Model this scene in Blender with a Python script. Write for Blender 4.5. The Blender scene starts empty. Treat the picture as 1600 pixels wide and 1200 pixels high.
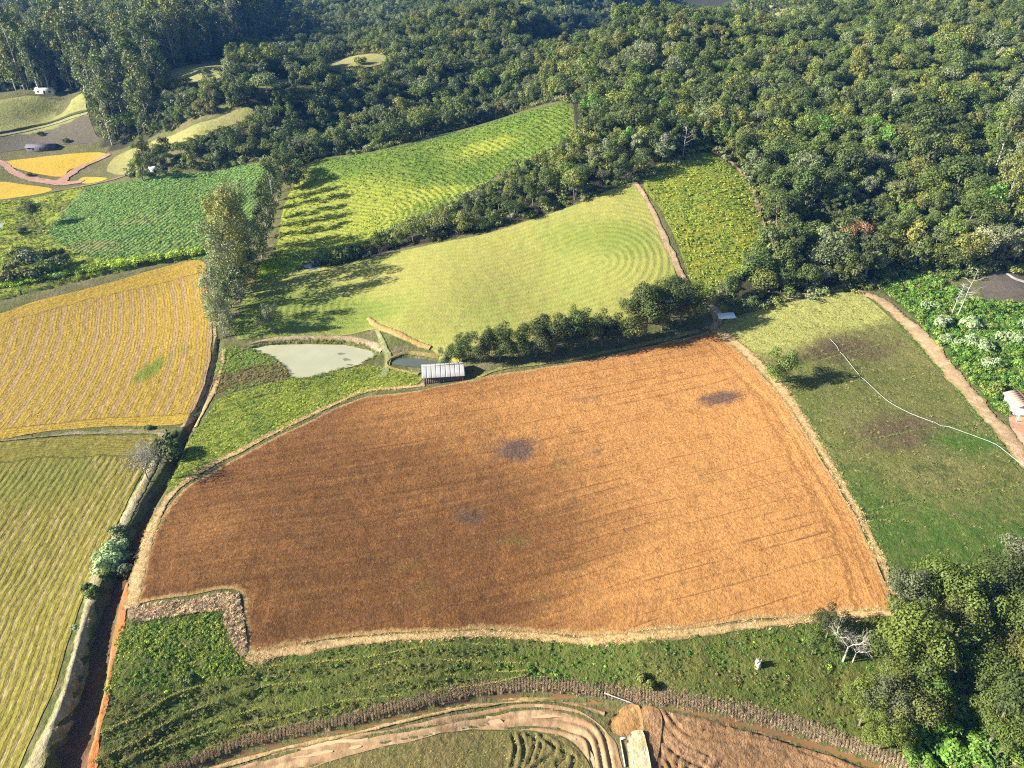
import bpy, math, random
import numpy as np
from mathutils import Vector, Euler
from mathutils.geometry import delaunay_2d_cdt

# ------------------------------------------------------------------ camera, sky, sun, exposure
scene = bpy.context.scene
CAM_H, PITCH, FPX = 100.0, math.radians(32.0), 1110.0
cam_data = bpy.data.cameras.new('camera')
cam = bpy.data.objects.new('camera', cam_data)
scene.collection.objects.link(cam)
cam.location = (0, 0, CAM_H)
cam.rotation_euler = (math.pi / 2 - PITCH, 0, 0)
cam_data.sensor_fit = 'HORIZONTAL'
cam_data.sensor_width = 36.0
cam_data.lens = 36.0 * FPX / 1600.0
cam_data.clip_start = 1.0
cam_data.clip_end = 9000.0
scene.camera = cam

SUN_EL, SHADOW_AZ = math.radians(24.0), math.radians(7.5)
sun_dir = Vector((-math.cos(SUN_EL) * math.cos(SHADOW_AZ), -math.cos(SUN_EL) * math.sin(SHADOW_AZ), math.sin(SUN_EL)))
world = bpy.data.worlds.new('World')
scene.world = world
world.use_nodes = True
wn = world.node_tree
wn.nodes.clear()
wo = wn.nodes.new('ShaderNodeOutputWorld')
wb = wn.nodes.new('ShaderNodeBackground')
wb.inputs[1].default_value = 0.05
sky = wn.nodes.new('ShaderNodeTexSky')
sky.sky_type = 'NISHITA'
sky.sun_disc = False
sky.sun_elevation = SUN_EL
sky.sun_rotation = math.atan2(sun_dir.x, sun_dir.y)
sky.air_density, sky.dust_density, sky.ozone_density = 1.0, 0.6, 1.5
wn.links.new(sky.outputs[0], wb.inputs[0])
wn.links.new(wb.outputs[0], wo.inputs[0])
sun_data = bpy.data.lights.new('sun', 'SUN')
sun_data.energy = 5.0
sun_data.angle = math.radians(0.53)
sun_data.color = (1.0, 0.93, 0.80)
sun = bpy.data.objects.new('sun', sun_data)
scene.collection.objects.link(sun)
sun.rotation_euler = sun_dir.to_track_quat('Z', 'Y').to_euler()
sun.location = (-300, 0, 300)
vs = scene.view_settings
vs.view_transform = 'Standard'
vs.look = 'None'
vs.exposure = 1.78
vs.gamma = 1.0
vs.use_curve_mapping = False
scene.cycles.use_denoising = False
scene.cycles.filter_width = 1.15
scene.cycles.max_bounces = 6
scene.cycles.diffuse_bounces = 3
scene.cycles.glossy_bounces = 2
scene.cycles.transmission_bounces = 3
scene.cycles.transparent_max_bounces = 6
scene.cycles.volume_bounces = 1
scene.cycles.use_adaptive_sampling = True
scene.cycles.adaptive_threshold = 0.02
rng = np.random.default_rng(7)
random.seed(7)

# ------------------------------------------------------------------ terrain: heights surveyed at points of the valley
cP, sP = math.cos(PITCH), math.sin(PITCH)
def ray(px, py):
    px = np.asarray(px, float); py = np.asarray(py, float)
    a = (px - 800.0) / FPX; b = (600.0 - py) / FPX
    return np.stack([a, cP + b * sP, -sP + b * cP], -1)
PZ = np.array([
 (0,1200,-7),(0,1000,-6),(0,800,-5),(0,700,-4.5),(100,900,-5),(220,700,-4),(230,930,-1.5),(390,1010,-3),(700,990,-3),(1000,990,-2),
 (1390,955,1.5),(800,750,-2.5),(500,800,-3),(650,870,-3.6),(1150,700,2),(1300,780,4),(1120,530,4),(650,630,0),(430,690,-1.5),(870,600,1),(1390,900,2),
 (160,1000,-3),(300,1190,-7.5),(165,1100,-3.6),(150,1185,-4.6),(300,1090,-5.6),(400,1070,-5.6),(600,1060,-5),(750,1100,-7.5),(400,1180,-8),(1000,1050,-4.5),(980,1100,-7.5),(1250,1060,-4),
 (1250,1150,-8),(1100,1190,-8),(700,1190,-8),(1000,1200,-8),(1400,1190,-7.5),(1350,1000,-2.5),(1450,1000,-2),(1550,1150,-5),
 (1590,1190,-3),(1590,900,1),(0,660,-4.5),(200,550,-4.5),(0,490,-5),(300,430,-5),(320,600,-4),(480,555,-2.5),(400,540,-2.5),
 (570,545,-2.5),(640,562,-2.5),(380,500,-1),(480,440,1.5),(420,410,0),(560,500,0),(620,520,1),(700,460,6),(850,480,4.5),
 (850,400,11),(1000,470,7),(560,405,4.5),(700,375,11),(850,330,18),(995,285,25),(1000,380,16),(1060,440,10),(820,540,2),
 (960,500,4.5),(1080,480,6),(1110,245,29),(1050,330,21),(1150,320,22),(1190,370,17),(1130,440,9.5),(1180,260,27),
 (1250,450,9),(1150,470,7),(1330,460,9),(1400,560,6),(1250,560,6),(1230,620,5),(1450,700,6),(1560,690,7),(1400,800,4),
 (1550,850,3.5),(1480,520,9),(1570,450,11),(1400,430,10),(1590,560,10),(1587,640,8),(1590,380,14),(430,400,1),(480,390,1.5),
 (600,360,7),(450,320,6),(450,290,9),(560,300,11),(700,300,14),(800,270,19),(890,210,30),(700,215,24),(600,235,20),(500,245,14.5),
 (880,165,37),(780,190,30),(420,262,12),(250,310,4),(100,370,-3),(150,400,-3.5),(200,290,3),(320,390,-2),(330,290,6),(120,330,-2),
 (30,380,-4),(0,330,-4),(40,300,-3),(90,260,-1),(160,270,0),(0,270,-2),(60,215,5),(100,175,12),(60,150,20),(120,150,21),(0,160,18),
 (200,225,6),(250,240,9),(300,212,19),(388,182,26),(340,262,8),(180,250,1)], float)
r_ = ray(PZ[:, 0], PZ[:, 1]); t_ = (PZ[:, 2] - CAM_H) / r_[:, 2]
ctrl = [np.stack([r_[:, 0] * t_, r_[:, 1] * t_, PZ[:, 2]], -1)]
# wooded slopes: seen at the canopy, so the ground lies below by the height of the trees
PD = np.array([
 (310,110,430,0),(565,97,460,0),(430,130,405,0),(500,200,360,10),(650,180,370,10),(800,150,390,10),(600,130,410,10),
 (600,50,620,10),(800,40,482,10),(758,62,462,10),(835,12,540,10),(885,106,505,10),(872,62,590,10),(922,80,610,10),(930,42,660,10),(962,48,740,10),(1005,12,900,10),(600,5,800,10),(400,30,620,10),(450,90,480,10),(900,22,660,10),(350,60,560,10),
 (200,20,560,27),(60,40,580,27),(60,130,500,0),(50,5,950,10),(1020,5,440,10),(900,90,390,10),(1000,100,370,10),(1100,150,320,10),
 (1150,50,400,10),(1300,20,410,10),(1300,150,310,10),(1300,250,260,10),(1300,350,225,10),(1500,150,300,10),(1500,50,380,10),
 (1590,100,330,10),(1500,280,240,10),(1590,280,230,10),(1400,380,210,10),(950,200,280,10)], float)
r_ = ray(PD[:, 0], PD[:, 1]); t_ = PD[:, 2] / r_[:, 1]
ctrl.append(np.stack([r_[:, 0] * t_, PD[:, 2], CAM_H + r_[:, 2] * t_ - PD[:, 3]], -1))
ctrl.append(np.array([
 (-1500,1400,110),(-900,1400,95),(-400,1400,90),(0,1400,110),(400,1400,140),(900,1300,170),(-1500,2600,180),(0,2600,190),(1500,2600,220),
 (-700,600,35),(-700,1000,45),(520,320,60),(560,620,115),(300,720,95),(100,900,72),(-300,1000,42),(0,-80,-12),(-250,0,-9),(250,0,-2),
 (320,120,8),(-330,120,-8),(-330,260,-5),(330,200,28),(-600,250,10),(700,100,40),(-1500,200,60),(1500,200,90),(0,-600,-10),(-900,-500,10),(900,-500,30)], float))
ctrl = np.concatenate(ctrl)
def _tps(r2):
    return 0.5 * r2 * np.log(np.maximum(r2, 1e-12))
_cx = ctrl[:, :2] / 100.0
_n = len(ctrl)
_K = _tps(((_cx[:, None] - _cx[None]) ** 2).sum(-1)) + np.eye(_n) * 0.004
_Pm = np.concatenate([np.ones((_n, 1)), _cx], 1)
_sol = np.linalg.solve(np.block([[_K, _Pm], [_Pm.T, np.zeros((3, 3))]]), np.concatenate([ctrl[:, 2], np.zeros(3)]))
def base_height(x, y):
    x = np.asarray(x, float); y = np.asarray(y, float); sh = x.shape
    q = np.stack([x.ravel(), y.ravel()], -1) / 100.0
    out = np.empty(len(q))
    for i in range(0, len(q), 20000):
        s = q[i:i + 20000]
        out[i:i + 20000] = _tps(((s[:, None] - _cx[None]) ** 2).sum(-1)) @ _sol[:_n] + _sol[_n] + s @ _sol[_n + 1:]
    return np.clip(out, -30, 260).reshape(sh)
_steps = np.concatenate([np.arange(50, 520, 2.0), np.arange(520, 2500, 10.0)])
def ground_points(pts, lift=0.0):
    """Where the sight lines through photo points meet the land (raised by lift): world x, y."""
    pts = np.asarray(pts, float)
    d = ray(pts[:, 0], pts[:, 1])
    d = d / d[:, 1:2]
    X = d[:, 0:1] * _steps; Y = np.broadcast_to(_steps, X.shape); Z = CAM_H + d[:, 2:3] * _steps
    g = base_height(X, Y) + lift - Z
    hit = np.argmax(g > 0, 1)
    hit = np.where((g > 0).any(1), np.maximum(hit, 1), len(_steps) - 1)
    i = np.arange(len(pts))
    g0, g1 = g[i, hit - 1], g[i, hit]
    f = np.clip(g0 / np.where(np.abs(g0 - g1) < 1e-9, 1e-9, g0 - g1), 0, 1)
    yy = _steps[hit - 1] * (1 - f) + _steps[hit] * f
    return np.stack([d[:, 0] * yy, yy], -1)
def G(*pts, lift=0.0):
    return ground_points(pts, lift)
def smooth_line(p, step=1.0, closed=False):
    """Catmull-Rom through the points, resampled."""
    p = np.asarray(p, float); n = len(p)
    q = np.concatenate([p[-1:], p, p[:2]]) if closed else np.concatenate([2 * p[:1] - p[1:2], p, 2 * p[-1:] - p[-2:-1]])
    out = []
    for i in range(n if closed else n - 1):
        a, b, c, d = q[i], q[i + 1], q[i + 2], q[i + 3]
        m = max(2, int(np.linalg.norm(c - b) / step))
        t = np.linspace(0, 1, m, endpoint=False)[:, None]
        out.append(0.5 * (2 * b + (c - a) * t + (2 * a - 5 * b + 4 * c - d) * t ** 2 + (3 * b - a - 3 * c + d) * t ** 3))
    out = np.concatenate(out + ([] if closed else [p[-1:]]))
    return out
def inside(poly, x, y):
    x = np.asarray(x, float); y = np.asarray(y, float)
    c = np.zeros(x.shape, bool); n = len(poly)
    for i in range(n):
        x0, y0 = poly[i]; x1, y1 = poly[(i + 1) % n]
        if y0 == y1: continue
        c ^= ((y0 > y) != (y1 > y)) & (x < (x1 - x0) * (y - y0) / (y1 - y0) + x0)
    return c
def line_dist(line, x, y, closed=False, along=False):
    """distance (signed: + on the right of the way) and length along the line"""
    x = np.asarray(x, float).ravel(); y = np.asarray(y, float).ravel()
    p = np.asarray(line, float)
    if closed: p = np.concatenate([p, p[:1]])
    best = np.full(x.shape, 1e9); side = np.ones(x.shape); pos = np.zeros(x.shape); acc = 0.0
    for a, b in zip(p[:-1], p[1:]):
        e = b - a; L2 = float(e @ e)
        if L2 < 1e-9: continue
        t = np.clip(((x - a[0]) * e[0] + (y - a[1]) * e[1]) / L2, 0, 1)
        dx = x - a[0] - t * e[0]; dy = y - a[1] - t * e[1]
        d = np.hypot(dx, dy); m = d < best
        best = np.where(m, d, best); side = np.where(m, np.sign(e[1] * dx - e[0] * dy), side)
        pos = np.where(m, acc + t * math.sqrt(L2), pos)
        acc += math.sqrt(L2)
    return best, side, pos
_pn = np.random.default_rng(3).random((256, 256))
def vnoise(x, y, s, octaves=3):
    """value noise, wavelength s metres, about 0..1"""
    out = 0; amp = 1; tot = 0
    for o in range(octaves):
        u = np.asarray(x, float) / s + 37.1 * o; v = np.asarray(y, float) / s + 11.7 * o
        iu = np.floor(u).astype(int); iv = np.floor(v).astype(int); fu = u - iu; fv = v - iv
        fu = fu * fu * (3 - 2 * fu); fv = fv * fv * (3 - 2 * fv)
        g = lambda a, b: _pn[a & 255, b & 255]
        out = out + amp * ((g(iu, iv) * (1 - fu) + g(iu + 1, iv) * fu) * (1 - fv) + (g(iu, iv + 1) * (1 - fu) + g(iu + 1, iv + 1) * fu) * fv)
        tot += amp; amp *= 0.5; s = s / 2
    return out / tot
def sstep(a, b, x):
    t = np.clip((np.asarray(x, float) - a) / (b - a), 0, 1)
    return t * t * (3 - 2 * t)

# ------------------------------------------------------------------ mesh and material helpers
COL = scene.collection
def tag(o, label=None, cat=None, group=None, kind=None):
    if label: o['label'] = label
    if cat: o['category'] = cat
    if group: o['group'] = group
    if kind: o['kind'] = kind
    return o
def mesh_from(name, V, F, mat=None, attrs=None, smooth=False):
    """V (n,3); F array of equal-length faces or list of such arrays"""
    V = np.asarray(V, np.float32)
    Fs = F if isinstance(F, list) else [F]
    Fs = [np.asarray(f, np.int32) for f in Fs if len(f)]
    me = bpy.data.meshes.new(name)
    me.vertices.add(len(V)); me.vertices.foreach_set('co', V.ravel())
    nl = sum(f.size for f in Fs); nf = sum(len(f) for f in Fs)
    me.loops.add(nl); me.loops.foreach_set('vertex_index', np.concatenate([f.ravel() for f in Fs]))
    me.polygons.add(nf)
    tot = np.concatenate([np.full(len(f), f.shape[1], np.int32) for f in Fs])
    st = np.concatenate([[0], np.cumsum(tot)[:-1]]).astype(np.int32)
    me.polygons.foreach_set('loop_start', st)
    me.update(calc_edges=True)
    if smooth: me.polygons.foreach_set('use_smooth', np.ones(nf, bool))
    for k, a in (attrs or {}).items():
        a = np.asarray(a, np.float32)
        if a.ndim == 1:
            me.attributes.new(k, 'FLOAT', 'POINT').data.foreach_set('value', a)
        else:
            me.attributes.new(k, 'FLOAT_VECTOR', 'POINT').data.foreach_set('vector', a.ravel())
    if mat: me.materials.append(mat)
    return me
def obj(name, me, parent=None, loc=(0, 0, 0), rz=0.0, link=True):
    o = bpy.data.objects.new(name, me)
    if link: COL.objects.link(o)
    o.parent = parent; o.location = loc; o.rotation_euler = (0, 0, rz)
    return o
def empty(name, loc, rz=0.0, s=1.0):
    o = bpy.data.objects.new(name, None); COL.objects.link(o)
    o.empty_display_size = 0.5
    o.location = loc; o.rotation_euler = (0, 0, rz); o.scale = (s, s, s)
    return o
class MB:
    def __init__(s): s.V = []; s.F = {}; s.n = 0; s.a = []
    def add(s, V, F, a=0.5):
        V = np.asarray(V, float)
        if isinstance(F, list) and np.ndim(F[0]) == 1: F = np.array(F)
        for f in (F if isinstance(F, list) else [F]):
            f = np.asarray(f, int)
            s.F.setdefault(f.shape[1], []).append(f + s.n)
        s.V.append(V); s.n += len(V)
        s.a.append(np.broadcast_to(np.asarray(a, float), (len(V),)))
    def tube(s, P, R, sides=5, a=0.5, cap=True):
        P = np.asarray(P, float); R = np.broadcast_to(np.asarray(R, float), (len(P),)); n = len(P)
        T = np.gradient(P, axis=0); T /= np.linalg.norm(T, axis=1)[:, None] + 1e-9
        ref = np.where(np.abs(T[:, 2:3]) > 0.9, np.array([[1.0, 0, 0]]), np.array([[0, 0, 1.0]]))
        A = np.cross(T, ref); A /= np.linalg.norm(A, axis=1)[:, None] + 1e-9
        B = np.cross(T, A)
        th = np.arange(sides) * 2 * math.pi / sides
        V = P[:, None] + R[:, None, None] * (np.cos(th)[None, :, None] * A[:, None] + np.sin(th)[None, :, None] * B[:, None])
        i = np.arange(n - 1)[:, None] * sides; j = np.arange(sides)[None]; k = (j + 1) % sides
        F = np.stack([i + j, i + k, i + sides + k, i + sides + j], -1).reshape(-1, 4)
        V = V.reshape(-1, 3)
        if cap:
            V = np.concatenate([V, P[:1], P[-1:]]); m = n * sides; jj = np.arange(sides); kk = (jj + 1) % sides
            Fc = np.concatenate([np.stack([kk, jj, np.full(sides, m)], -1), np.stack([(n - 1) * sides + jj, (n - 1) * sides + kk, np.full(sides, m + 1)], -1)])
            s.add(V, [F, Fc], a)
        else: s.add(V, F, a)
    def box(s, x0, x1, y0, y1, z0, z1, a=0.5):
        V = [(x, y, z) for z in (z0, z1) for y in (y0, y1) for x in (x0, x1)]
        F = [(0, 2, 3, 1), (4, 5, 7, 6), (0, 1, 5, 4), (2, 6, 7, 3), (0, 4, 6, 2), (1, 3, 7, 5)]
        s.add(V, F, a)
    def mesh(s, name, mat, smooth=False):
        return mesh_from(name, np.concatenate(s.V), [np.concatenate(f) for f in s.F.values()], mat, {'v': np.concatenate(s.a)}, smooth)

class Mat:
    def __init__(s, name, rough=0.9, spec=0.15):
        s.m = bpy.data.materials.new(name); s.m.use_nodes = True; s.t = s.m.node_tree
        s.b = s.t.nodes['Principled BSDF']; s.out = s.t.nodes['Material Output']
        s.b.inputs['Roughness'].default_value = rough
        s.b.inputs['Specular IOR Level'].default_value = spec
        s._p = None
    def n(s, ty): return s.t.nodes.new(ty)
    def put(s, sock, v):
        if hasattr(v, 'is_output') or isinstance(v, bpy.types.NodeSocket): s.t.links.new(v, sock)
        elif isinstance(v, (tuple, list)) and len(v) == 3 and sock.type == 'RGBA': sock.default_value = (*v, 1)
        else: sock.default_value = v
    def pos(s):
        if s._p is None: s._p = s.n('ShaderNodeNewGeometry').outputs['Position']
        return s._p
    def attr(s, name, kind='GEOMETRY', out='Fac'):
        a = s.n('ShaderNodeAttribute'); a.attribute_name = name; a.attribute_type = kind
        return a.outputs[out]
    def vec(s, x, y, z=0.0):
        c = s.n('ShaderNodeCombineXYZ')
        for i, v in enumerate((x, y, z)): s.put(c.inputs[i], v)
        return c.outputs[0]
    def noise(s, scale, detail=3.0, rough=0.55, vec=None, dist=0.0):
        t = s.n('ShaderNodeTexNoise'); s.put(t.inputs['Vector'], vec if vec is not None else s.pos())
        t.inputs['Scale'].default_value = scale; t.inputs['Detail'].default_value = detail
        t.inputs['Roughness'].default_value = rough; t.inputs['Distortion'].default_value = dist
        return t.outputs['Fac']
    def f(s, op, a, b=0.0, c=0.0):
        m = s.n('ShaderNodeMath'); m.operation = op
        for i, v in enumerate((a, b, c)): s.put(m.inputs[i], v)
        return m.outputs[0]
    def rng(s, x, a, b, lo=0.0, hi=1.0):
        m = s.n('ShaderNodeMapRange'); s.put(m.inputs[0], x)
        for i, v in enumerate((a, b, lo, hi)): m.inputs[1 + i].default_value = v
        m.interpolation_type = 'SMOOTHSTEP'
        return m.outputs[0]
    def mix(s, f, a, b, blend='MIX'):
        m = s.n('ShaderNodeMix'); m.data_type = 'RGBA'; m.blend_type = blend
        s.put(m.inputs[0], f); s.put(m.inputs[6], a); s.put(m.inputs[7], b)
        return m.outputs[2]
    def scale(s, colr, k):
        m = s.n('ShaderNodeVectorMath'); m.operation = 'SCALE'
        s.put(m.inputs[0], colr); s.put(m.inputs['Scale'], k)
        return m.outputs[0]
    def bump(s, h, dist=0.2, strength=1.0):
        b = s.n('ShaderNodeBump'); b.inputs['Strength'].default_value = strength; b.inputs['Distance'].default_value = dist
        s.put(b.inputs['Height'], h); s.t.links.new(b.outputs[0], s.b.inputs['Normal'])
    def color(s, c): s.put(s.b.inputs['Base Color'], c); return s
    def translucent(s, c, k):
        tr = s.n('ShaderNodeBsdfTranslucent'); s.put(tr.inputs['Color'], c)
        mx = s.n('ShaderNodeMixShader'); mx.inputs[0].default_value = k
        s.t.links.new(s.b.outputs[0], mx.inputs[1]); s.t.links.new(tr.outputs[0], mx.inputs[2])
        s.t.links.new(mx.outputs[0], s.out.inputs['Surface'])

# ------------------------------------------------------------------ the lie of the land with ditches, ponds and streams cut into it
cuts = []          # (bbox, function(x, y) -> dz)
def add_cut(line, fn, reach):
    lo = np.min(line, 0) - reach; hi = np.max(line, 0) + reach
    cuts.append((lo, hi, fn))
def height(x, y, skip=()):
    x = np.asarray(x, float); y = np.asarray(y, float)
    z = base_height(x, y)
    for lo, hi, fn in cuts:
        m = (x > lo[0]) & (x < hi[0]) & (y > lo[1]) & (y < hi[1])
        if m.any(): z[m] += fn(x[m], y[m])
    return z
def H1(x, y): return float(height(np.array([x], float), np.array([y], float))[0])
def cut_ditch(line, width, depth, soft=0.5):
    """width, depth: numbers or arrays along the line (start..end)"""
    line = np.asarray(line); L = np.concatenate([[0], np.cumsum(np.linalg.norm(np.diff(line, axis=0), axis=1))])
    w = np.atleast_1d(np.asarray(width, float)); dp = np.atleast_1d(np.asarray(depth, float))
    def fn(x, y):
        d, s, p = line_dist(line, x, y)
        t = p / L[-1]
        ww = np.interp(t, np.linspace(0, 1, len(w)), w) / 2 * (0.85 + 0.3 * vnoise(x, y, 6.0, 2)); dd = np.interp(t, np.linspace(0, 1, len(dp)), dp)
        return -dd * (1 - sstep(ww - soft, ww + soft, d))
    add_cut(line, fn, float(w.max()) / 2 + 2)
def cut_pond(poly, level, depth=1.0, bank=3.0):
    poly = np.asarray(poly)
    def fn(x, y):
        d, s, p = line_dist(poly, x, y, closed=True)
        ins = inside(poly, x, y)
        sd = np.where(ins, -d, d)
        b = base_height(x, y)
        k = 1 - sstep(0.2, bank, sd)
        tgt = np.where(ins, level - np.minimum(depth, 0.35 * d + 0.15), np.minimum(b, level + 0.25 + 0.55 * np.maximum(sd, 0)))
        return (tgt - b) * k
    add_cut(poly, fn, bank + 2)

def sheet(name, poly, res, off, mat, label, attrs=None, disp=None, jit=0.35, hfun=None, fade=1.2):
    """a field laid over the land: triangulated polygon with its own relief"""
    P = smooth_line(poly, res, closed=True)
    seg = np.linalg.norm(np.diff(np.concatenate([P, P[:1]]), axis=0), axis=1)
    P = P[seg > res * 0.3]
    nv = np.stack([vnoise(P[:, 0], P[:, 1], 5.0, 2), vnoise(P[:, 1] + 77, P[:, 0], 5.0, 2)], -1) - 0.5
    P = P + nv * jit * 2
    lo, hi = P.min(0), P.max(0)
    gx, gy = np.meshgrid(np.arange(lo[0], hi[0], res), np.arange(lo[1], hi[1], res))
    gx = gx + (np.arange(gx.shape[0]) % 2)[:, None] * res * 0.5
    q = np.stack([gx.ravel(), gy.ravel()], -1) + rng.uniform(-.12, .12, (gx.size, 2)) * res
    q = q[inside(P, q[:, 0], q[:, 1])]
    ed = line_dist(P[::max(1, int(1.0 / res))], q[:, 0], q[:, 1], closed=True)[0]
    q = q[ed > res * 0.55]; ed = ed[ed > res * 0.55]
    n = len(P)
    pts = [Vector(p) for p in np.concatenate([P, q]).tolist()]
    vo, _, fo, ov, _, _ = delaunay_2d_cdt(pts, [(i, (i + 1) % n) for i in range(n)], [], 1, 1e-5)
    V = np.array([(v.x, v.y) for v in vo])
    edge = np.zeros(len(V))
    src = np.array([o[0] if o else 0 for o in ov])
    ok = src >= n
    edge[ok] = ed[src[ok] - n]
    x, y = V[:, 0], V[:, 1]
    z = (hfun or height)(x, y) + off
    if disp is not None: z = z + disp(x, y, edge) * sstep(0, fade, edge)
    A = {'edge': edge}
    if attrs: A.update(attrs(x, y, edge))
    me = mesh_from(name, np.column_stack([V, z]), np.array(fo, np.int32), mat, A, smooth=True)
    o = obj(name, me)
    tag(o, label, None, None, 'structure')
    return o
def ribbon(name, line, width, off, mat, label, crown=0.0, rag=0.75, step=0.5, kind='structure', hfun=None, cat=None, across=5):
    """a strip along a line: path, bank, verge, water course"""
    P = smooth_line(line, step)
    T = np.gradient(P, axis=0); T /= np.linalg.norm(T, axis=1)[:, None] + 1e-9
    N = np.stack([T[:, 1], -T[:, 0]], -1)
    w = np.interp(np.linspace(0, 1, len(P)), np.linspace(0, 1, len(np.atleast_1d(width))), np.atleast_1d(width))
    s = np.linspace(-0.5, 0.5, across)
    rn = lambda o: (vnoise(P[:, 0] + o, P[:, 1], 5.0, 3) + .25 * np.random.default_rng(int(o) + 5).random(len(P)) - .62) * 1.5
    wl = w * np.maximum(.3, 1 + rag * rn(0)); wr = w * np.maximum(.3, 1 + rag * rn(50))
    off_s = np.where(s[None] < 0, s[None] * wl[:, None], s[None] * wr[:, None])
    V = P[:, None] + N[:, None] * off_s[..., None]
    x, y = V[..., 0].ravel(), V[..., 1].ravel()
    z = (hfun or height)(x, y) + off + np.broadcast_to(crown * (1 - (2 * s) ** 2), (len(P), across)).ravel() * (0.6 + 0.8 * vnoise(x, y, 2.0, 2))
    i = np.arange(len(P) - 1)[:, None] * across + np.arange(across - 1)[None]
    F = np.stack([i, i + across, i + across + 1, i + 1], -1).reshape(-1, 4)
    u = np.broadcast_to(s, (len(P), across)).ravel()
    me = mesh_from(name, np.column_stack([x, y, z]), F, mat, {'u': u}, smooth=True)
    o = obj(name, me); tag(o, label, cat, None, kind)
    return o

# ------------------------------------------------------------------ geometry-node scatter (only for what nobody could count)
def scatter(name, pts, idx, rz, sc, tint, protos, label, cat=None):
    n = len(pts)
    me = bpy.data.meshes.new(name); me.vertices.add(n); me.vertices.foreach_set('co', np.asarray(pts, np.float32).ravel())
    def at(k, ty, field, a):
        me.attributes.new(k, ty, 'POINT').data.foreach_set(field, np.ascontiguousarray(a).ravel())
    at('pick', 'INT', 'value', np.asarray(idx, np.int32)); at('rz', 'FLOAT', 'value', np.asarray(rz, np.float32))
    at('size', 'FLOAT', 'value', np.asarray(sc, np.float32)); at('tint', 'FLOAT_VECTOR', 'vector', np.asarray(tint, np.float32))
    o = obj(name, me); tag(o, label, cat, None, 'stuff')
    src = bpy.data.collections.new(name + '_source')
    for i, p in enumerate(protos):
        q = bpy.data.objects.new('%03d_%s' % (i, name), p); src.objects.link(q)
    ng = bpy.data.node_groups.new(name, 'GeometryNodeTree')
    ng.interface.new_socket('Geometry', in_out='INPUT', socket_type='NodeSocketGeometry')
    ng.interface.new_socket('Geometry', in_out='OUTPUT', socket_type='NodeSocketGeometry')
    gi = ng.nodes.new('NodeGroupInput'); go = ng.nodes.new('NodeGroupOutput')
    ci = ng.nodes.new('GeometryNodeCollectionInfo'); ci.inputs[0].default_value = src
    ci.inputs['Separate Children'].default_value = True; ci.inputs['Reset Children'].default_value = True
    ip = ng.nodes.new('GeometryNodeInstanceOnPoints')
    def na(k, ty):
        a = ng.nodes.new('GeometryNodeInputNamedAttribute'); a.data_type = ty; a.inputs[0].default_value = k
        return a.outputs[0]
    cx = ng.nodes.new('ShaderNodeCombineXYZ'); ng.links.new(na('rz', 'FLOAT'), cx.inputs[2])
    m2p = ng.nodes.new('GeometryNodeMeshToPoints')
    ng.links.new(gi.outputs[0], m2p.inputs[0]); ng.links.new(m2p.outputs[0], ip.inputs['Points'])
    ng.links.new(ci.outputs[0], ip.inputs['Instance']); ip.inputs['Pick Instance'].default_value = True
    ng.links.new(na('pick', 'INT'), ip.inputs['Instance Index'])
    ng.links.new(cx.outputs[0], ip.inputs['Rotation']); ng.links.new(na('size', 'FLOAT'), ip.inputs['Scale'])
    ng.links.new(ip.outputs[0], go.inputs[0])
    md = o.modifiers.new('scatter', 'NODES'); md.node_group = ng
    return o
def fill(poly, density, clear=None, jitter=3.0):
    """random points inside a world polygon, density per square metre"""
    poly = np.asarray(poly); lo, hi = poly.min(0), poly.max(0)
    s = 1 / math.sqrt(density)
    gx, gy = np.meshgrid(np.arange(lo[0], hi[0], s), np.arange(lo[1], hi[1], s))
    q = np.stack([gx.ravel(), gy.ravel()], -1) + rng.uniform(-.5, .5, (gx.size, 2)) * s * jitter
    q = q[inside(poly, q[:, 0], q[:, 1])]
    return q
def along(line, width, per_m):
    """random points along a line within a width"""
    P = smooth_line(line, 0.5); n = int(len(P) * 0.5 * per_m)
    k = rng.integers(0, len(P) - 1, n); T = P[k + 1] - P[k]; T /= np.linalg.norm(T, axis=1)[:, None] + 1e-9
    w = np.interp(k / len(P), np.linspace(0, 1, len(np.atleast_1d(width))), np.atleast_1d(width))
    return P[k] + np.stack([T[:, 1], -T[:, 0]], -1) * (rng.normal(0, .28, n).clip(-.6, .6) * w)[:, None]
def tuft_cover(name, q, protos, tints, size, label, zoff=0.0, weights=None, var=0.25, tint_fn=None):
    z = height(q[:, 0], q[:, 1]) + zoff
    n = len(q); t = np.asarray(tints, float)
    if tint_fn is None:
        pk = rng.choice(len(t), n, p=weights)
    else:
        pk = tint_fn(q[:, 0], q[:, 1])
    col = 1.35 * t[pk] * rng.uniform(1 - var, 1 + var, (n, 1)) * rng.uniform(.93, 1.07, (n, 3))
    return scatter(name, np.column_stack([q, z]), rng.integers(0, len(protos), n), rng.uniform(0, 6.28, n), rng.uniform(size[0], size[1], n), col, protos, label)

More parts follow.
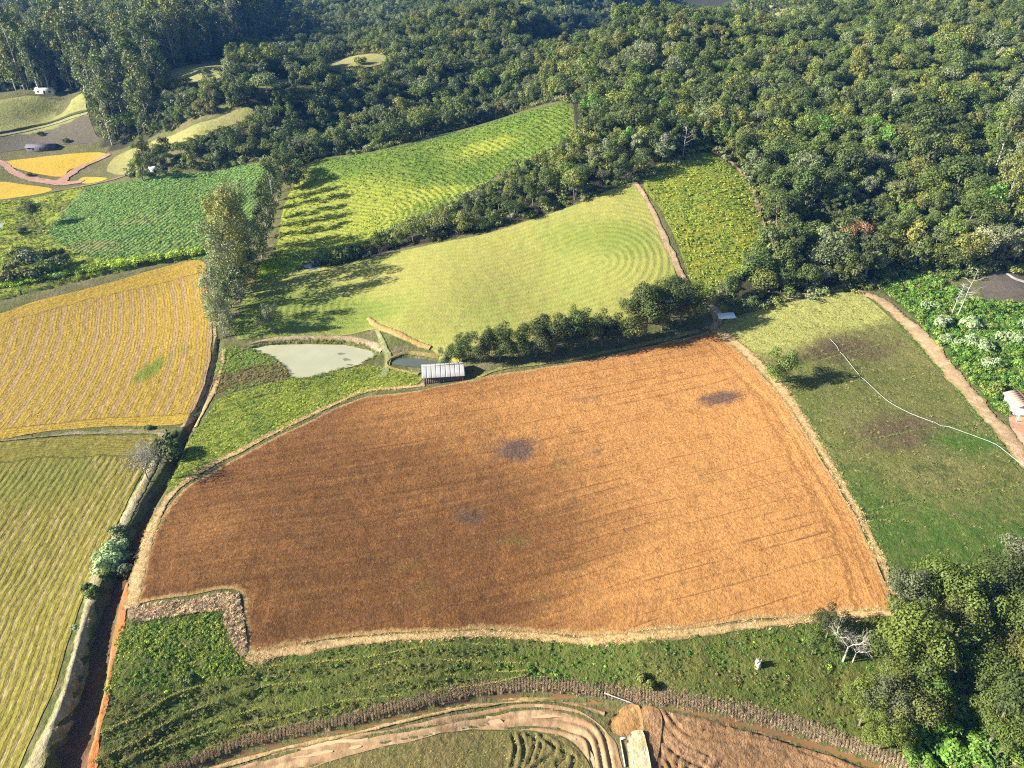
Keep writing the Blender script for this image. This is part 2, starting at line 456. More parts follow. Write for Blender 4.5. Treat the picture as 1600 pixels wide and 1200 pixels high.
# ------------------------------------------------------------------ foliage
def foliage_mat(name, scattered, k_tr=0.20):
    M = Mat(name, rough=0.62, spec=0.25)
    if scattered: tint = M.attr('tint', 'INSTANCER', 'Vector')
    else:
        oi = M.n('ShaderNodeObjectInfo'); tint = oi.outputs['Color']
    v = M.attr('v')
    c = M.scale(tint, M.f('MULTIPLY_ADD', v, 1.4, 1.0))
    M.color(c); M.translucent(M.mix(1.0, c, (1.0, 1.0, 0.45), 'MULTIPLY'), k_tr)
    return M.m
FOL_ONE = foliage_mat('tree_foliage', False)
FOL_MANY = foliage_mat('scattered_foliage', True)
def bark_mat(name, c1, c2, sc=1.5):
    M = Mat(name, rough=0.9)
    p = M.n('ShaderNodeTexCoord').outputs['Object']
    M.color(M.mix(M.noise(sc, 4, 0.65, vec=p), c1, c2)); M.bump(M.noise(6, 3, vec=p), 0.05)
    return M.m
BARK = bark_mat('brown_bark', (.10, .075, .055), (.24, .20, .16))
BARK_PALE = bark_mat('pale_bark', (.30, .27, .22), (.62, .58, .50), 0.8)
BARK_GREY = bark_mat('grey_dead_wood', (.20, .185, .17), (.42, .40, .37))
def unit(v): return v / (np.linalg.norm(v, axis=-1, keepdims=True) + 1e-9)
def leaves(C, Nn, s, rg, spread=0.75, aspect=0.55):
    """one folded leaf-spray face (a rhombus) per centre"""
    n = len(C)
    Nn = unit(Nn + rg.normal(0, spread, (n, 3)))
    a = unit(np.cross(Nn, rg.normal(0, 1, (n, 3)))); b = np.cross(Nn, a)
    L = s * rg.uniform(.7, 1.3, (n, 1)); Wd = L * aspect * rg.uniform(.8, 1.3, (n, 1))
    V = np.stack([C - a * L * .5, C + b * Wd * .5 + Nn * L * .06, C + a * L * .5, C - b * Wd * .5 + Nn * L * .06], 1).reshape(-1, 3)
    F = np.arange(n * 4).reshape(-1, 4)
    return V, F
def lobes_to_leaves(lob, count, s, rg, up=0.25, spread=0.75, flat=0.85):
    """lob: (k,4) centre+radius"""
    w = lob[:, 3] ** 2; k = rg.choice(len(lob), count, p=w / w.sum())
    d = unit(rg.normal(0, 1, (count, 3)) + np.array([0, 0, up]))
    rr = lob[k, 3:4] * rg.uniform(.62, 1.08, (count, 1)) * (1 + .16 * np.sin(d[:, :1] * 5 + k[:, None]) * np.cos(d[:, 1:2] * 4))
    C = lob[k, :3] + d * rr * np.array([1, 1, flat])
    V, F = leaves(C, d + np.array([0, 0, .3]), s, rg, spread * .62)
    lv = rg.uniform(0, 1, len(lob))[k] * .5 + rg.uniform(0, 1, count) * .5
    return V, F, np.repeat(lv, 4)
def make_crown(seed, R, Hc, zc, nl, count, s, form='round'):
    rg = np.random.default_rng(seed)
    lob = []
    for i in range(nl):
        for _ in range(30):
            d = unit(rg.normal(0, 1, 3)); r = rg.uniform(.3, .92)
            c = np.array([d[0] * R * r, d[1] * R * r, zc + d[2] * Hc * r])
            if form == 'umbrella': c[2] = zc + abs(d[2]) * Hc * .4 - (r * .5) * Hc * .3
            if form == 'cone': k = 1 - .7 * (c[2] - zc + Hc) / (2 * Hc); c[:2] *= k * 1.2
            if all(np.linalg.norm(c - l[:3]) > .42 * (l[3]) for l in lob): break
        lob.append([*c, R * rg.uniform(.26, .48) * (0.8 if form == 'cone' else 1)])
    lob = np.array(lob)
    V, F, lv = lobes_to_leaves(lob, count, s, rg)
    return lob, V, F, lv
def make_trunk(lob, H, r0, seed, mat, sides=6, lean=0.4, limbs=7):
    rg = np.random.default_rng(seed + 100); mb = MB()
    zt = np.median(lob[:, 2]); lx, ly = rg.normal(0, lean, 2)
    z = np.array([-1.2, 0, zt * .35, zt * .7, zt]); P = np.column_stack([lx * (z.clip(0) / zt) ** 1.5 + rg.normal(0, .08, 5), ly * (z.clip(0) / zt) ** 1.5 + rg.normal(0, .08, 5), z])
    mb.tube(P, [r0 * 1.25, r0 * 1.05, r0 * .85, r0 * .65, r0 * .35], sides)
    for l in lob[np.argsort(-lob[:, 3])][:limbs]:
        t = rg.uniform(.45, .85); a = P[2] * (1 - t) + P[4] * t if t > .5 else P[2] * .6 + P[3] * .4
        m = (a + l[:3]) / 2 + np.array([0, 0, -.15 * np.linalg.norm(l[:3] - a)]) + rg.normal(0, .15, 3)
        mb.tube([a, m, l[:3]], [r0 * .42, r0 * .28, r0 * .10], 4, cap=False)
    return mb
class Proto: pass
def broadleaf(name, seed, count, s, form='round', H=12.0, R=4.6, nl=13):
    rg = np.random.default_rng(seed)
    Hc = H * rg.uniform(.28, .36) * (1.25 if form == 'cone' else 1); zc = H - Hc * 1.05
    if form == 'full': Hc = H * .46; zc = H * .52
    lob, V, F, lv = make_crown(seed, R, Hc, zc, nl, count, s, form)
    p = Proto(); p.H = H; p.R = R
    p.crown = mesh_from(name + '_crown', V, F, FOL_ONE, {'v': lv})
    p.trunk = make_trunk(lob, H, .02 * H, seed, BARK).mesh(name + '_trunk', BARK, True)
    tv = make_trunk(lob, H, .02 * H, seed, BARK, sides=4, limbs=4)
    p.V, p.F, p.lv = V, F, lv; p.tb = tv
    return p
def joined(p, name, bark=None):
    """trunk and crown as one mesh for trees past the first three hundred"""
    V = np.concatenate([p.V] + p.tb.V); n = len(p.V)
    Ft = [np.concatenate(f) + n for f in p.tb.F.values()]
    me = mesh_from(name, V, [p.F] + Ft, FOL_MANY, {'v': np.concatenate([p.lv] + p.tb.a)})
    me.materials.append(bark or BARK)
    mi = np.zeros(len(me.polygons), np.int32); mi[len(p.F):] = 1
    me.polygons.foreach_set('material_index', mi)
    return me
def eucalypt(name, seed, count, s, H=34.0, R=5.5, base=.36):
    rg = np.random.default_rng(seed); mb = MB()
    z = np.array([-1.5, 0, H * .3, H * .6, H * .9]); P = np.column_stack([rg.normal(0, .35, 5) * (z.clip(0) / H), rg.normal(0, .35, 5) * (z.clip(0) / H), z])
    mb.tube(P, np.array([.016, .013, .0105, .0075, .003]) * H, 6)
    lob = []
    for i in range(30):
        t = base + (1 - base) * (i + rg.uniform(0, 1)) / 30
        zz = H * t; a = rg.uniform(0, 6.28) + i * 2.4
        rr = R * (1 - .35 * max(0, (t - .55) / .45)) * rg.uniform(.35, 1.0) * (0.55 + 0.45 * min(1, (t - base) / .15 + .3))
        o = np.array([np.interp(zz, z, P[:, 0]), np.interp(zz, z, P[:, 1]), zz])
        c = o + np.array([math.cos(a) * rr, math.sin(a) * rr, rr * .25])
        st = np.array([np.interp(zz - rr * .9, z, P[:, 0]), np.interp(zz - rr * .9, z, P[:, 1]), zz - rr * .9])
        mb.tube([st, (st + c) / 2 + np.array([0, 0, -.1 * rr]), c], [.0035 * H, .0024 * H, .001 * H], 4, cap=False)
        lob.append([*c, R * rg.uniform(.28, .46)])
    lob.append([P[4, 0], P[4, 1], H * .95, R * .28])
    lob = np.array(lob)
    V, F, lv = lobes_to_leaves(lob, count, s, rg, up=.0, spread=.9, flat=1.2)
    p = Proto(); p.H = H; p.R = R
    p.crown = mesh_from(name + '_crown', V, F, FOL_ONE, {'v': lv}); p.trunk = mb.mesh(name + '_trunk', BARK_PALE, True)
    p.V, p.F, p.lv, p.tb = V, F, lv, mb
    return p
def bare(name, seed, H=8.0, spread=0.6, mat=None, levels=4, forks=3):
    """leafless tree: trunk mesh and branch mesh"""
    rg = np.random.default_rng(seed); tr = MB(); br = MB()
    def grow(p, d, L, r, lev):
        k0 = 0.2 if lev == 0 else 1.0; m = p + d * L * .5 + rg.normal(0, .05 * L * k0, 3); e = p + d * L + rg.normal(0, .07 * L * k0, 3)
        (tr if lev == 0 else br).tube([p, m, e], [r, r * .8, r * .6], 6 if lev == 0 else 4, cap=False)
        if lev >= levels: return
        for k in range(forks + (1 if lev > 0 else 0)):
            t = rg.uniform(.45, 1.0) if k else 1.0
            b = p * (1 - t) + e * t
            dd = unit(d + rg.normal(0, spread * (.75 if lev == 0 else 1.1), 3) + np.array([0, 0, .22]))
            grow(b, dd, L * rg.uniform(.58, .8), r * .52, lev + 1)
    grow(np.array([0, 0, -.6]), np.array([0.0, 0.0, 1.0]), H * .40, H * .020, 0)
    p = Proto(); p.H = H; p.R = H * .4
    p.trunk = tr.mesh(name + '_trunk', mat or BARK_GREY, True); p.crown = br.mesh(name + '_branches', mat or BARK_GREY, True)
    return p
def bush_mesh(name, seed, count, s, R=2.0, Hh=2.2, nl=8, mat=None, stems=True):
    rg = np.random.default_rng(seed); lob = []
    for i in range(nl):
        a = rg.uniform(0, 6.28); r = math.sqrt(rg.uniform(0, 1)) * R * .7
        lob.append([math.cos(a) * r, math.sin(a) * r, Hh * rg.uniform(.3, .72) * (1 - .4 * r / R), R * rg.uniform(.3, .5)])
    lob = np.array(lob)
    V, F, lv = lobes_to_leaves(lob, count, s, rg, up=.45)
    V[:, 2] = np.maximum(V[:, 2], 0.02)
    mb = MB()
    for l in lob: mb.tube([[0, 0, -.3], l[:3] * [.5, .5, .45], l[:3]], [.07, .05, .02], 4, cap=False)
    p = Proto(); p.H = Hh; p.R = R
    p.crown = mesh_from(name + '_foliage', V, F, mat or FOL_ONE, {'v': lv}); p.trunk = mb.mesh(name + '_stems', BARK, True)
    return p
def tuft(name, seed, blades, h, w, bend=.5, r=.25, mat=None):
    """clump of grass blades, each a tapering bent strip"""
    rg = np.random.default_rng(seed); V = []; F3 = []; F4 = []; a_ = []
    for i in range(blades):
        a = rg.uniform(0, 6.28); d = np.array([math.cos(a), math.sin(a), 0]); p = np.array([math.cos(a * 3.7) * r * rg.uniform(0, 1), math.sin(a * 2.3) * r * rg.uniform(0, 1), -.05])
        hh = h * rg.uniform(.6, 1.15); sd = np.array([-d[1], d[0], 0]) * w * .5
        m = p + d * bend * hh * .3 + np.array([0, 0, hh * .62]); e = p + d * bend * hh * rg.uniform(.6, 1.1) + np.array([0, 0, hh * rg.uniform(.8, 1.0)])
        n = len(V); V += [p - sd, p + sd, m + sd * .8, m - sd * .8, e]
        F4.append((n, n + 1, n + 2, n + 3)); F3.append((n + 3, n + 2, n + 4)); a_ += [rg.uniform(0, 1)] * 5
    return mesh_from(name, V, [np.array(F4), np.array(F3)], mat or FOL_MANY, {'v': a_})
def clump(name, seed, count, s, R, Hh, mat=None):
    """low leafy clump of weeds or crop"""
    rg = np.random.default_rng(seed)
    lob = np.array([[rg.normal(0, R * .4), rg.normal(0, R * .4), Hh * rg.uniform(.35, .7), R * rg.uniform(.35, .6)] for _ in range(4)])
    V, F, lv = lobes_to_leaves(lob, count, s, rg, up=.6, spread=.8, flat=Hh / (R * 1.3))
    V[:, 2] = np.maximum(V[:, 2], -.05)
    return mesh_from(name, V, F, mat or FOL_MANY, {'v': lv})

# ------------------------------------------------------------------ cuts in the land
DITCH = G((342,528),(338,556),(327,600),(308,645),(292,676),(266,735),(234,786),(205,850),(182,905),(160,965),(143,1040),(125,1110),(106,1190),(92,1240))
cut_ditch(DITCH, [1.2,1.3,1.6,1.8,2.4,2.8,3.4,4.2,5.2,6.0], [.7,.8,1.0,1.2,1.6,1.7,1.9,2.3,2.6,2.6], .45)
STREAM = G((290,1205),(370,1178),(450,1158),(560,1135),(660,1110),(740,1093),(830,1085),(900,1091),(962,1108))
STREAM2 = G((1050,1104),(1100,1114),(1200,1137),(1300,1168),(1400,1203),(1440,1220))
cut_ditch(STREAM, [1.0,1.2,1.2,1.1,1.2,1.4], [.7,.8,.8,.9,.8,.6], .4)
cut_ditch(STREAM2, [1.5,1.8,2.0,2.0,2.0], [.5,.8,.8,.8], .4)
POND = G((388,543),(420,535),(480,532),(540,534),(578,542),(589,551),(560,568),(520,579),(480,590),(458,591),(450,576),(422,556))
POND_Z = -3.1
cut_pond(POND, POND_Z, 1.0, 3.2)
POND2 = G((612,561),(640,554),(690,556),(715,564),(700,572),(655,571),(622,570))
POND2_Z = float(base_height(*POND2.mean(0))) - 0.9
cut_pond(POND2, POND2_Z, 1.0, 2.5)
FIELD_DITCH = G((-80,474),(0,466),(60,452),(150,430),(240,410),(318,398))      # under the hedge above the yellow field
cut_ditch(FIELD_DITCH, [2.2], [1.3], .6)
BALK = G((-60,692),(80,679),(160,673),(240,672),(262,675))
cut_ditch(BALK, [1.0], [.5], .4)
MARSH_POOL = G((-30,345),(-4,341),(6,348),(3,358),(-30,362))
cut_pond(MARSH_POOL, float(base_height(*MARSH_POOL.mean(0))) - .3, .5, 2)
DARK_POOL = G((-50,405),(-40,405),(-40,410))
V_RIGHT = G((1108,510),(1150,536),(1195,580),(1232,624),(1268,680),(1308,745),(1348,815),(1378,880),(1396,930))
# field tracks and drills pressed into the soil (narrow, shallow)
def rut(px, width, depth, lift=0.0):
    cut_ditch(smooth_line(G(*px), 1.0), [width], [depth], width * .35)

# ------------------------------------------------------------------ field outlines (surveyed on the photograph, laid on the land)
F_PLOUGH = G((222,905),(228,870),(245,825),(270,785),(300,757),(345,730),(400,700),(470,665),(530,636),(575,620),(640,613),(700,601),(780,585),(870,572),(950,556),(1030,538),(1090,524),(1116,521),(1150,545),(1190,585),(1225,625),(1260,680),(1300,745),(1340,815),(1370,880),(1390,930),(1390,954),(1330,955),(1200,968),(1050,984),(930,995),(850,989),(770,984),(680,987),(560,994),(470,1006),(392,1020),(385,980),(380,935),(368,922),(340,922),(300,930),(240,938),(216,940))
F_YELLOW = G((-90,508),(-40,497),(0,490),(60,470),(150,448),(240,422),(314,408),(323,450),(331,500),(330,545),(322,590),(308,632),(290,660),(240,666),(160,667),(80,674),(0,685),(-60,690),(-110,694))
F_OLIVE = G((-90,700),(0,692),(100,684),(200,681),(248,686),(236,715),(212,758),(190,805),(160,865),(130,930),(108,1000),(82,1080),(55,1140),(30,1195),(5,1250),(-90,1260),(-90,900))
F_HAY = G((366,527),(372,490),(392,452),(440,428),(500,419),(560,409),(640,390),(740,370),(820,347),(900,320),(990,286),(1013,320),(1042,385),(1062,443),(1075,462),(1060,480),(1000,500),(960,510),(900,520),(820,545),(740,560),(700,560),(670,545),(620,528),(590,515),(540,524),(480,525),(420,528))
F_TRI = G((1006,286),(1050,262),(1095,240),(1120,244),(1160,276),(1184,320),(1198,368),(1170,410),(1135,440),(1105,465),(1083,450),(1066,400),(1036,335))
F_PAST = G((1125,505),(1180,486),(1250,470),(1330,457),(1366,475),(1425,530),(1482,600),(1530,660),(1590,735),(1640,795),(1660,930),(1600,900),(1500,890),(1410,918),(1398,905),(1352,815),(1292,708),(1237,620),(1192,565),(1150,530))
F_GREEN = G((432,395),(442,330),(458,292),(480,266),(510,248),(600,235),(700,211),(790,185),(870,163),(892,165),(896,200),(880,222),(840,242),(790,264),(750,292),(700,322),(640,347),(590,367),(555,392),(500,408),(455,412))
F_CROP = G((140,292),(200,284),(290,270),(370,260),(422,255),(432,275),(424,300),(405,330),(380,380),(335,402),(250,406),(150,403),(110,390),(75,362),(100,332))
F_MARSH = G((-90,312),(0,316),(70,306),(130,291),(100,332),(75,362),(110,390),(150,403),(250,406),(316,400),(240,412),(150,432),(60,452),(0,468),(-90,480))
F_BANKGRASS = G((300,682),(330,640),(345,622),(440,594),(520,580),(575,572),(600,575),(655,581),(652,600),(600,608),(560,618),(500,642),(400,693),(335,724),(290,752),(266,768),(262,750))
F_REEDS = G((345,542),(388,541),(420,556),(448,576),(455,592),(400,603),(338,618),(335,590))
F_SLOPE = G((190,978),(240,965),(340,955),(356,985),(372,1024),(390,1034),(500,1014),(620,1004),(740,996),(830,998),(930,1008),(1100,992),(1290,972),(1400,965),(1460,1000),(1440,1090),(1430,1190),(1330,1155),(1250,1135),(1150,1108),(1060,1092),(960,1080),(830,1072),(740,1080),(660,1096),(560,1122),(450,1146),(370,1165),(270,1200),(220,1230),(140,1235),(150,1180),(165,1090))
F_LUSH = G((1378,452),(1420,424),(1480,440),(1522,470),(1600,478),(1700,485),(1700,640),(1560,645),(1522,600),(1472,545),(1422,490))
F_YARD = G((1535,434),(1560,424),(1600,430),(1690,440),(1690,474),(1600,473),(1550,469),(1535,457))
F_COURT = G((1576,652),(1600,646),(1680,655),(1700,780),(1640,770),(1600,728))
F_MUDTRACK = G((300,1210),(400,1184),(520,1155),(640,1133),(740,1115),(810,1102),(870,1102),(920,1120),(955,1150),(968,1180),(972,1230),(930,1230),(925,1200),(905,1170),(870,1148),(800,1140),(720,1144),(620,1162),(520,1186),(440,1215))
F_STUBBLE = G((440,1217),(520,1188),(620,1164),(720,1146),(800,1142),(870,1150),(903,1172),(923,1202),(928,1250),(400,1250))
F_MUD = G((1010,1108),(1050,1112),(1150,1130),(1250,1158),(1330,1186),(1400,1216),(1420,1250),(1020,1250),(1012,1160))
F_FARYEL = G((8,253),(60,246),(130,239),(166,241),(140,255),(108,266),(98,276),(60,272),(25,263))
F_FARYEL2 = G((-60,284),(0,284),(40,289),(80,295),(68,302),(0,312),(-60,315))
F_FARYEL3 = G((122,284),(132,277),(168,279),(140,287))
F_HILLPAST = G((-70,162),(0,156),(60,150),(128,146),(135,168),(147,205),(155,222),(100,226),(40,233),(-70,238))
F_RIDGE = G((168,268),(178,247),(220,227),(280,207),(330,188),(388,168),(392,186),(340,202),(290,221),(240,236),(205,250),(200,272))
F_C1 = G((252,128),(272,108),(350,93),(358,108),(310,128),(262,130))
F_C2 = G((398,137),(448,124),(460,130),(420,141))
F_C3 = G((503,104),(540,90),(598,86),(608,96),(560,108),(520,110))
F_C4 = G((1160,10),(1200,6),(1248,16),(1212,24))
open_fields = [F_PLOUGH, F_YELLOW, F_OLIVE, F_HAY, F_TRI, F_PAST, F_GREEN, F_CROP, F_HILLPAST, F_RIDGE, F_FARYEL, F_FARYEL2, F_MUDTRACK, F_STUBBLE, F_MUD, F_BANKGRASS, F_SLOPE, F_LUSH, F_YARD, F_COURT, F_C1, F_C2, F_C3]

# ------------------------------------------------------------------ materials of the land
def blob(x, y, px, rx, ry=None, k=1.0, ang=0.0):
    """a stain or a greener patch: 1 at its middle, 0 outside; place by photo point, radii in metres"""
    c = G(px)[0]; ry = ry or rx; ca, sa = math.cos(ang), math.sin(ang)
    dx, dy = x - c[0], y - c[1]
    return k * np.exp(-(((dx * ca + dy * sa) / rx) ** 2 + ((-dx * sa + dy * ca) / ry) ** 2))
def grass_mat(name, cols, sc=0.05, grain=1.2, bump=.35, zone=None, rows=None, row_w=0.0, spread=1.0, fade=None):
    """grass of several tones; 'zone' a second tone where attribute m1 says so; rows: attribute u with the period given"""
    M = Mat(name, 0.95, 0.08)
    a, b, c = cols[:3]
    n1 = M.noise(sc, 4, 0.6); n2 = M.noise(grain, 4, 0.7); n3 = M.noise(grain * .28, 3, 0.6)
    col = M.mix(M.rng(n1, .35, .65), a, b)
    col = M.mix(M.rng(n3, .48, .72), col, c)
    if zone is not None: col = M.mix(M.rng(M.f('ADD', M.attr('m1'), M.f('MULTIPLY', M.f('SUBTRACT', n3, .5), .8)), .2, .7), col, zone)
    if fade is not None:
        ed = M.f('ADD', M.f('MULTIPLY', M.f('ABSOLUTE', M.attr('u')), 2.0), M.f('MULTIPLY', M.f('SUBTRACT', M.noise(.55, 4, .75), .5), 1.9))
        col = M.mix(M.f('MULTIPLY', M.rng(ed, .45, 1.0), .92), col, fade)
    h = n2
    if rows:
        ph = M.f('ADD', M.f('MULTIPLY', M.attr('u'), 6.2832 / rows), M.f('MULTIPLY', M.noise(.08, 2), 3.0))
        s = M.f('MULTIPLY_ADD', M.f('SINE', ph), .5, .5)
        s = M.f('MULTIPLY', s, M.f('MULTIPLY_ADD', n3, 1.2, .3))
        col = M.mix(M.f('MULTIPLY', s, row_w), col, cols[3])
        h = M.f('ADD', n2, M.f('MULTIPLY', s, .5))
    k = M.f('MULTIPLY_ADD', n2, 1.3 * spread, 1 - .65 * spread)
    M.color(M.scale(col, k)); M.bump(h, bump)
    return M.m

M_GROUND = grass_mat('rough_ground', [(.085,.095,.030),(.12,.115,.045),(.16,.13,.075)], .04, .9, .5, (.045,.042,.024))
# the far woods' floor and everything between
def xcoords():
    f = [np.arange(-134, -46, .8), np.arange(-46, 125, 1.4)]
    left = -134 - np.cumsum(1.5 * 1.055 ** np.arange(84)); right = 125 + np.cumsum(1.5 * 1.055 ** np.arange(84))
    return np.sort(np.concatenate([left, *f, right]))
def ycoords():
    near = 40 - np.cumsum(2 * 1.12 ** np.arange(30)); mid = np.arange(40, 215, 1.0); m2 = np.arange(215, 350, 2.0)
    far = 350 + np.cumsum(2.5 * 1.04 ** np.arange(96))
    return np.sort(np.concatenate([near, mid, m2, far]))
def ground_height(x, y):
    z = height(x, y)
    low = np.zeros(x.shape)
    m = (np.abs(x) < 400) & (y > 30) & (y < 700)
    for p in open_fields:
        lo, hi = p.min(0), p.max(0)
        k = m & (x > lo[0]) & (x < hi[0]) & (y > lo[1]) & (y < hi[1])
        if k.any():
            idx = np.nonzero(k)
            ins = inside(p, x[idx], y[idx]); d = line_dist(p, x[idx], y[idx], closed=True)[0]
            low[idx] = np.maximum(low[idx], np.where(ins, .55 * sstep(.6, 2.5, d), 0))
    far = np.hypot(x, y)
    z = z + (vnoise(x, y, 60, 3) - .5) * 10 * sstep(700, 1200, far)
    return z - low
gx, gy = np.meshgrid(xcoords(), ycoords())
gz = ground_height(gx, gy)
nx = gx.shape[1]
gi_ = np.arange(gx.shape[0] - 1)[:, None] * nx + np.arange(nx - 1)[None]
gF = np.stack([gi_, gi_ + 1, gi_ + nx + 1, gi_ + nx], -1).reshape(-1, 4)
wooded = np.array([tuple(p) for p in G((-60,140),(128,141),(152,205),(165,232),(386,163),(398,188),(245,242),(208,258),(428,250),(512,243),(700,207),(870,158),(896,162),(902,205),(752,296),(592,371),(556,392),(562,404),(740,366),(900,316),(990,282),(1095,235),(1166,272),(1206,372),(1140,446),(1135,478),(1250,464),(1330,451),(1374,448),(1420,420),(1530,430),(1600,424))] + [(215,190),(600,150),(1500,900),(900,2000),(-1500,2000),(-1500,700),(-420,455)])
wd_ = inside(wooded, gx, gy).astype(float).ravel()
ground = obj('ground', mesh_from('ground', np.stack([gx, gy, gz], -1).reshape(-1, 3), gF, M_GROUND, {'m1': wd_}, smooth=True))
tag(ground, 'rough green and brown ground of the valley and its wooded hills', None, None, 'structure')

# ploughed field: red-brown clods, paler to the right, ash-grey burnt patches
def plough_mat():
    M = Mat('ploughed_soil', 0.95, 0.06)
    n1 = M.noise(.035, 4, .6); n2 = M.noise(1.5, 5, .75); n3 = M.noise(.22, 3, .6)
    rv = M.vec(M.f('MULTIPLY', M.attr('u'), .55), M.f('MULTIPLY', M.attr('w'), .03)); rows = M.noise(1.0, 3, .6, vec=rv)
    dry = M.f('ADD', M.attr('m1'), M.f('MULTIPLY', M.f('SUBTRACT', n1, .5), .7))  # how pale the soil is, from the tone mask plus noise
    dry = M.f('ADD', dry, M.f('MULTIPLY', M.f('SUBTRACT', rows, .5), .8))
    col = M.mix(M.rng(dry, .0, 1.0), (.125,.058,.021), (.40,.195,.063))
    col = M.mix(M.f('MULTIPLY', M.rng(n3, .5, .75), .45), col, (.26,.11,.032))
    col = M.mix(M.f('MULTIPLY', M.rng(M.noise(2.3, 2, .5), .62, .74), .28), col, (.50,.33,.15))
    col = M.mix(M.f('MULTIPLY', M.rng(M.noise(.09, 3, .6), .55, .75), M.f('MULTIPLY', M.attr('m3'), .6)), col, (.12,.105,.028))
    ln = M.noise(1.0, 2, .5, vec=M.vec(M.f('MULTIPLY', M.attr('u'), 1.1), M.f('MULTIPLY', M.attr('w'), .012)))
    lnf = M.f('MULTIPLY', M.rng(ln, .60, .70), M.rng(n3, .3, .6))
    col = M.mix(M.f('MULTIPLY', lnf, .5), col, (.09,.04,.016))
    rag = M.noise(.8, 4, .75, vec=M.vec(M.f('MULTIPLY', M.attr('u'), 1.0), M.f('MULTIPLY', M.attr('w'), .35)))
    st = M.rng(M.f('SUBTRACT', M.f('ADD', M.f('MULTIPLY', M.attr('m2'), .85), M.f('MULTIPLY', rag, 1.1)), .5), .18, .8)
    st = M.f('MULTIPLY', st, M.rng(M.attr('m2'), .04, .4))
    col = M.mix(M.f('MULTIPLY', st, .85), col, (.075,.055,.050))
    ph = M.f('FRACT', M.f('ADD', M.f('DIVIDE', M.attr('u'), 2.6), M.f('MULTIPLY', M.noise(.06, 2), .5)))
    tl = M.f('MULTIPLY', M.rng(M.f('ABSOLUTE', M.f('SUBTRACT', ph, .5)), .075, .02), M.rng(M.noise(1.0, 3, .6, vec=M.vec(M.f('MULTIPLY', M.attr('u'), .35), M.f('MULTIPLY', M.attr('w'), .035))), .47, .58))
    col = M.mix(M.f('MULTIPLY', tl, .48), col, (.085,.036,.014))
    mg = M.f('ADD', M.attr('edge'), M.f('MULTIPLY', M.f('SUBTRACT', M.noise(.5, 4, .75), .5), 2.6))
    col = M.mix(M.f('MULTIPLY', M.rng(mg, 1.25, .2), .8), col, (.36,.235,.10))
    M.color(M.scale(col, M.f('MULTIPLY_ADD', n2, 1.9, .05)))
    M.bump(M.f('ADD', n2, M.f('MULTIPLY', rows, .8)), .5)
    return M.m
pl_a, pl_b = G((800,780),(1200,682)); pl_d = (pl_b - pl_a) / np.linalg.norm(pl_b - pl_a); pl_n = np.array([-pl_d[1], pl_d[0]])
def plough_attrs(x, y, e):
    u = (x - pl_a[0]) * pl_n[0] + (y - pl_a[1]) * pl_n[1]; w = (x - pl_a[0]) * pl_d[0] + (y - pl_a[1]) * pl_d[1]
    c = G((1040,640))[0]
    dry = blob(x, y, (1130,640), 48, 40, .75) + blob(x, y, (1280,860), 34, 32, .75) + blob(x, y, (850,620), 50, 16, .45, .15) + blob(x, y, (1050,930), 26, 12, .35)  # soil tone mask: paler towards the right
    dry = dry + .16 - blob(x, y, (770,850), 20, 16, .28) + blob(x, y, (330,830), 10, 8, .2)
    st = blob(x, y, (808,703), 6.0, 4.2, 1.0, .1) + blob(x, y, (1127,622), 6.5, 3.2, 1.0, .1) + blob(x, y, (915,624), 6, 2.4, .5, .1) + blob(x, y, (735,806), 5, 4, .6) + blob(x, y, (930,706), 6, 2.5, .4, .1)
    gr = blob(x, y, (780,880), 25, 14, 1.0) + blob(x, y, (960,740), 30, 9, .9, .1)
    ne = np.where(e < 9, e * 1.0, 0)
    dr = line_dist(V_RIGHT, x, y)[0]
    u = np.where((dr < 6.5 + vnoise(x, y, 8)) & (x > c[0]), dr * 1.3 + 300, u)
    return {'u': u, 'w': w, 'm1': dry, 'm2': st, 'm3': gr}
for pts, w_, d_ in [
    (((820,742),(1000,700),(1160,664),(1215,650)), .5, .22), (((800,785),(960,748),(1170,722),(1200,705)), .45, .2), (((1050,763),(1110,752),(1200,738),(1290,722)), .5, .22),
    (((985,770),(1060,752),(1180,716)), .4, .18), (((860,790),(1000,756),(1100,742)), .4, .16), (((820,650),(960,630),(1120,612),(1160,602)), .4, .18), (((520,720),(700,690),(820,672)), .4, .15),
    (((1160,590),(1210,640),(1236,690),(1240,720),(1262,748),(1320,840),(1365,915)), .5, .2), (((1140,575),(1200,625),(1245,690),(1300,770),(1345,850),(1378,920)), .5, .2), (((1215,650),(1226,676),(1222,700)), .5, .2),
    (((720,800),(738,792),(748,798),(742,806),(732,812)), .5, .25), (((722,818),(735,822),(745,816)), .5, .2), (((905,670),(922,676),(920,688),(895,692)), .5, .2), (((898,674),(912,680),(910,686)), .5, .2),
    (((900,905),(1060,872),(1200,862),(1330,850)), .45, .15), (((850,930),(1000,905),(1200,890)), .4, .14), (((390,1000),(410,930),(404,860)), .5, .18), (((397,1005),(420,935),(415,870)), .5, .18), (((262,800),(250,870),(247,930)), .4, .2), (((275,800),(262,870),(260,930)), .4, .2)]:
    rut(pts, w_, d_)
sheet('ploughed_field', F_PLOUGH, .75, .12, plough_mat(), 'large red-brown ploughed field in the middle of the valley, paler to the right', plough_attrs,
      lambda x, y, e: (vnoise(x, y, 1.6, 3) - .5) * .34 + (vnoise(x, y, 16, 2) - .5) * .4)

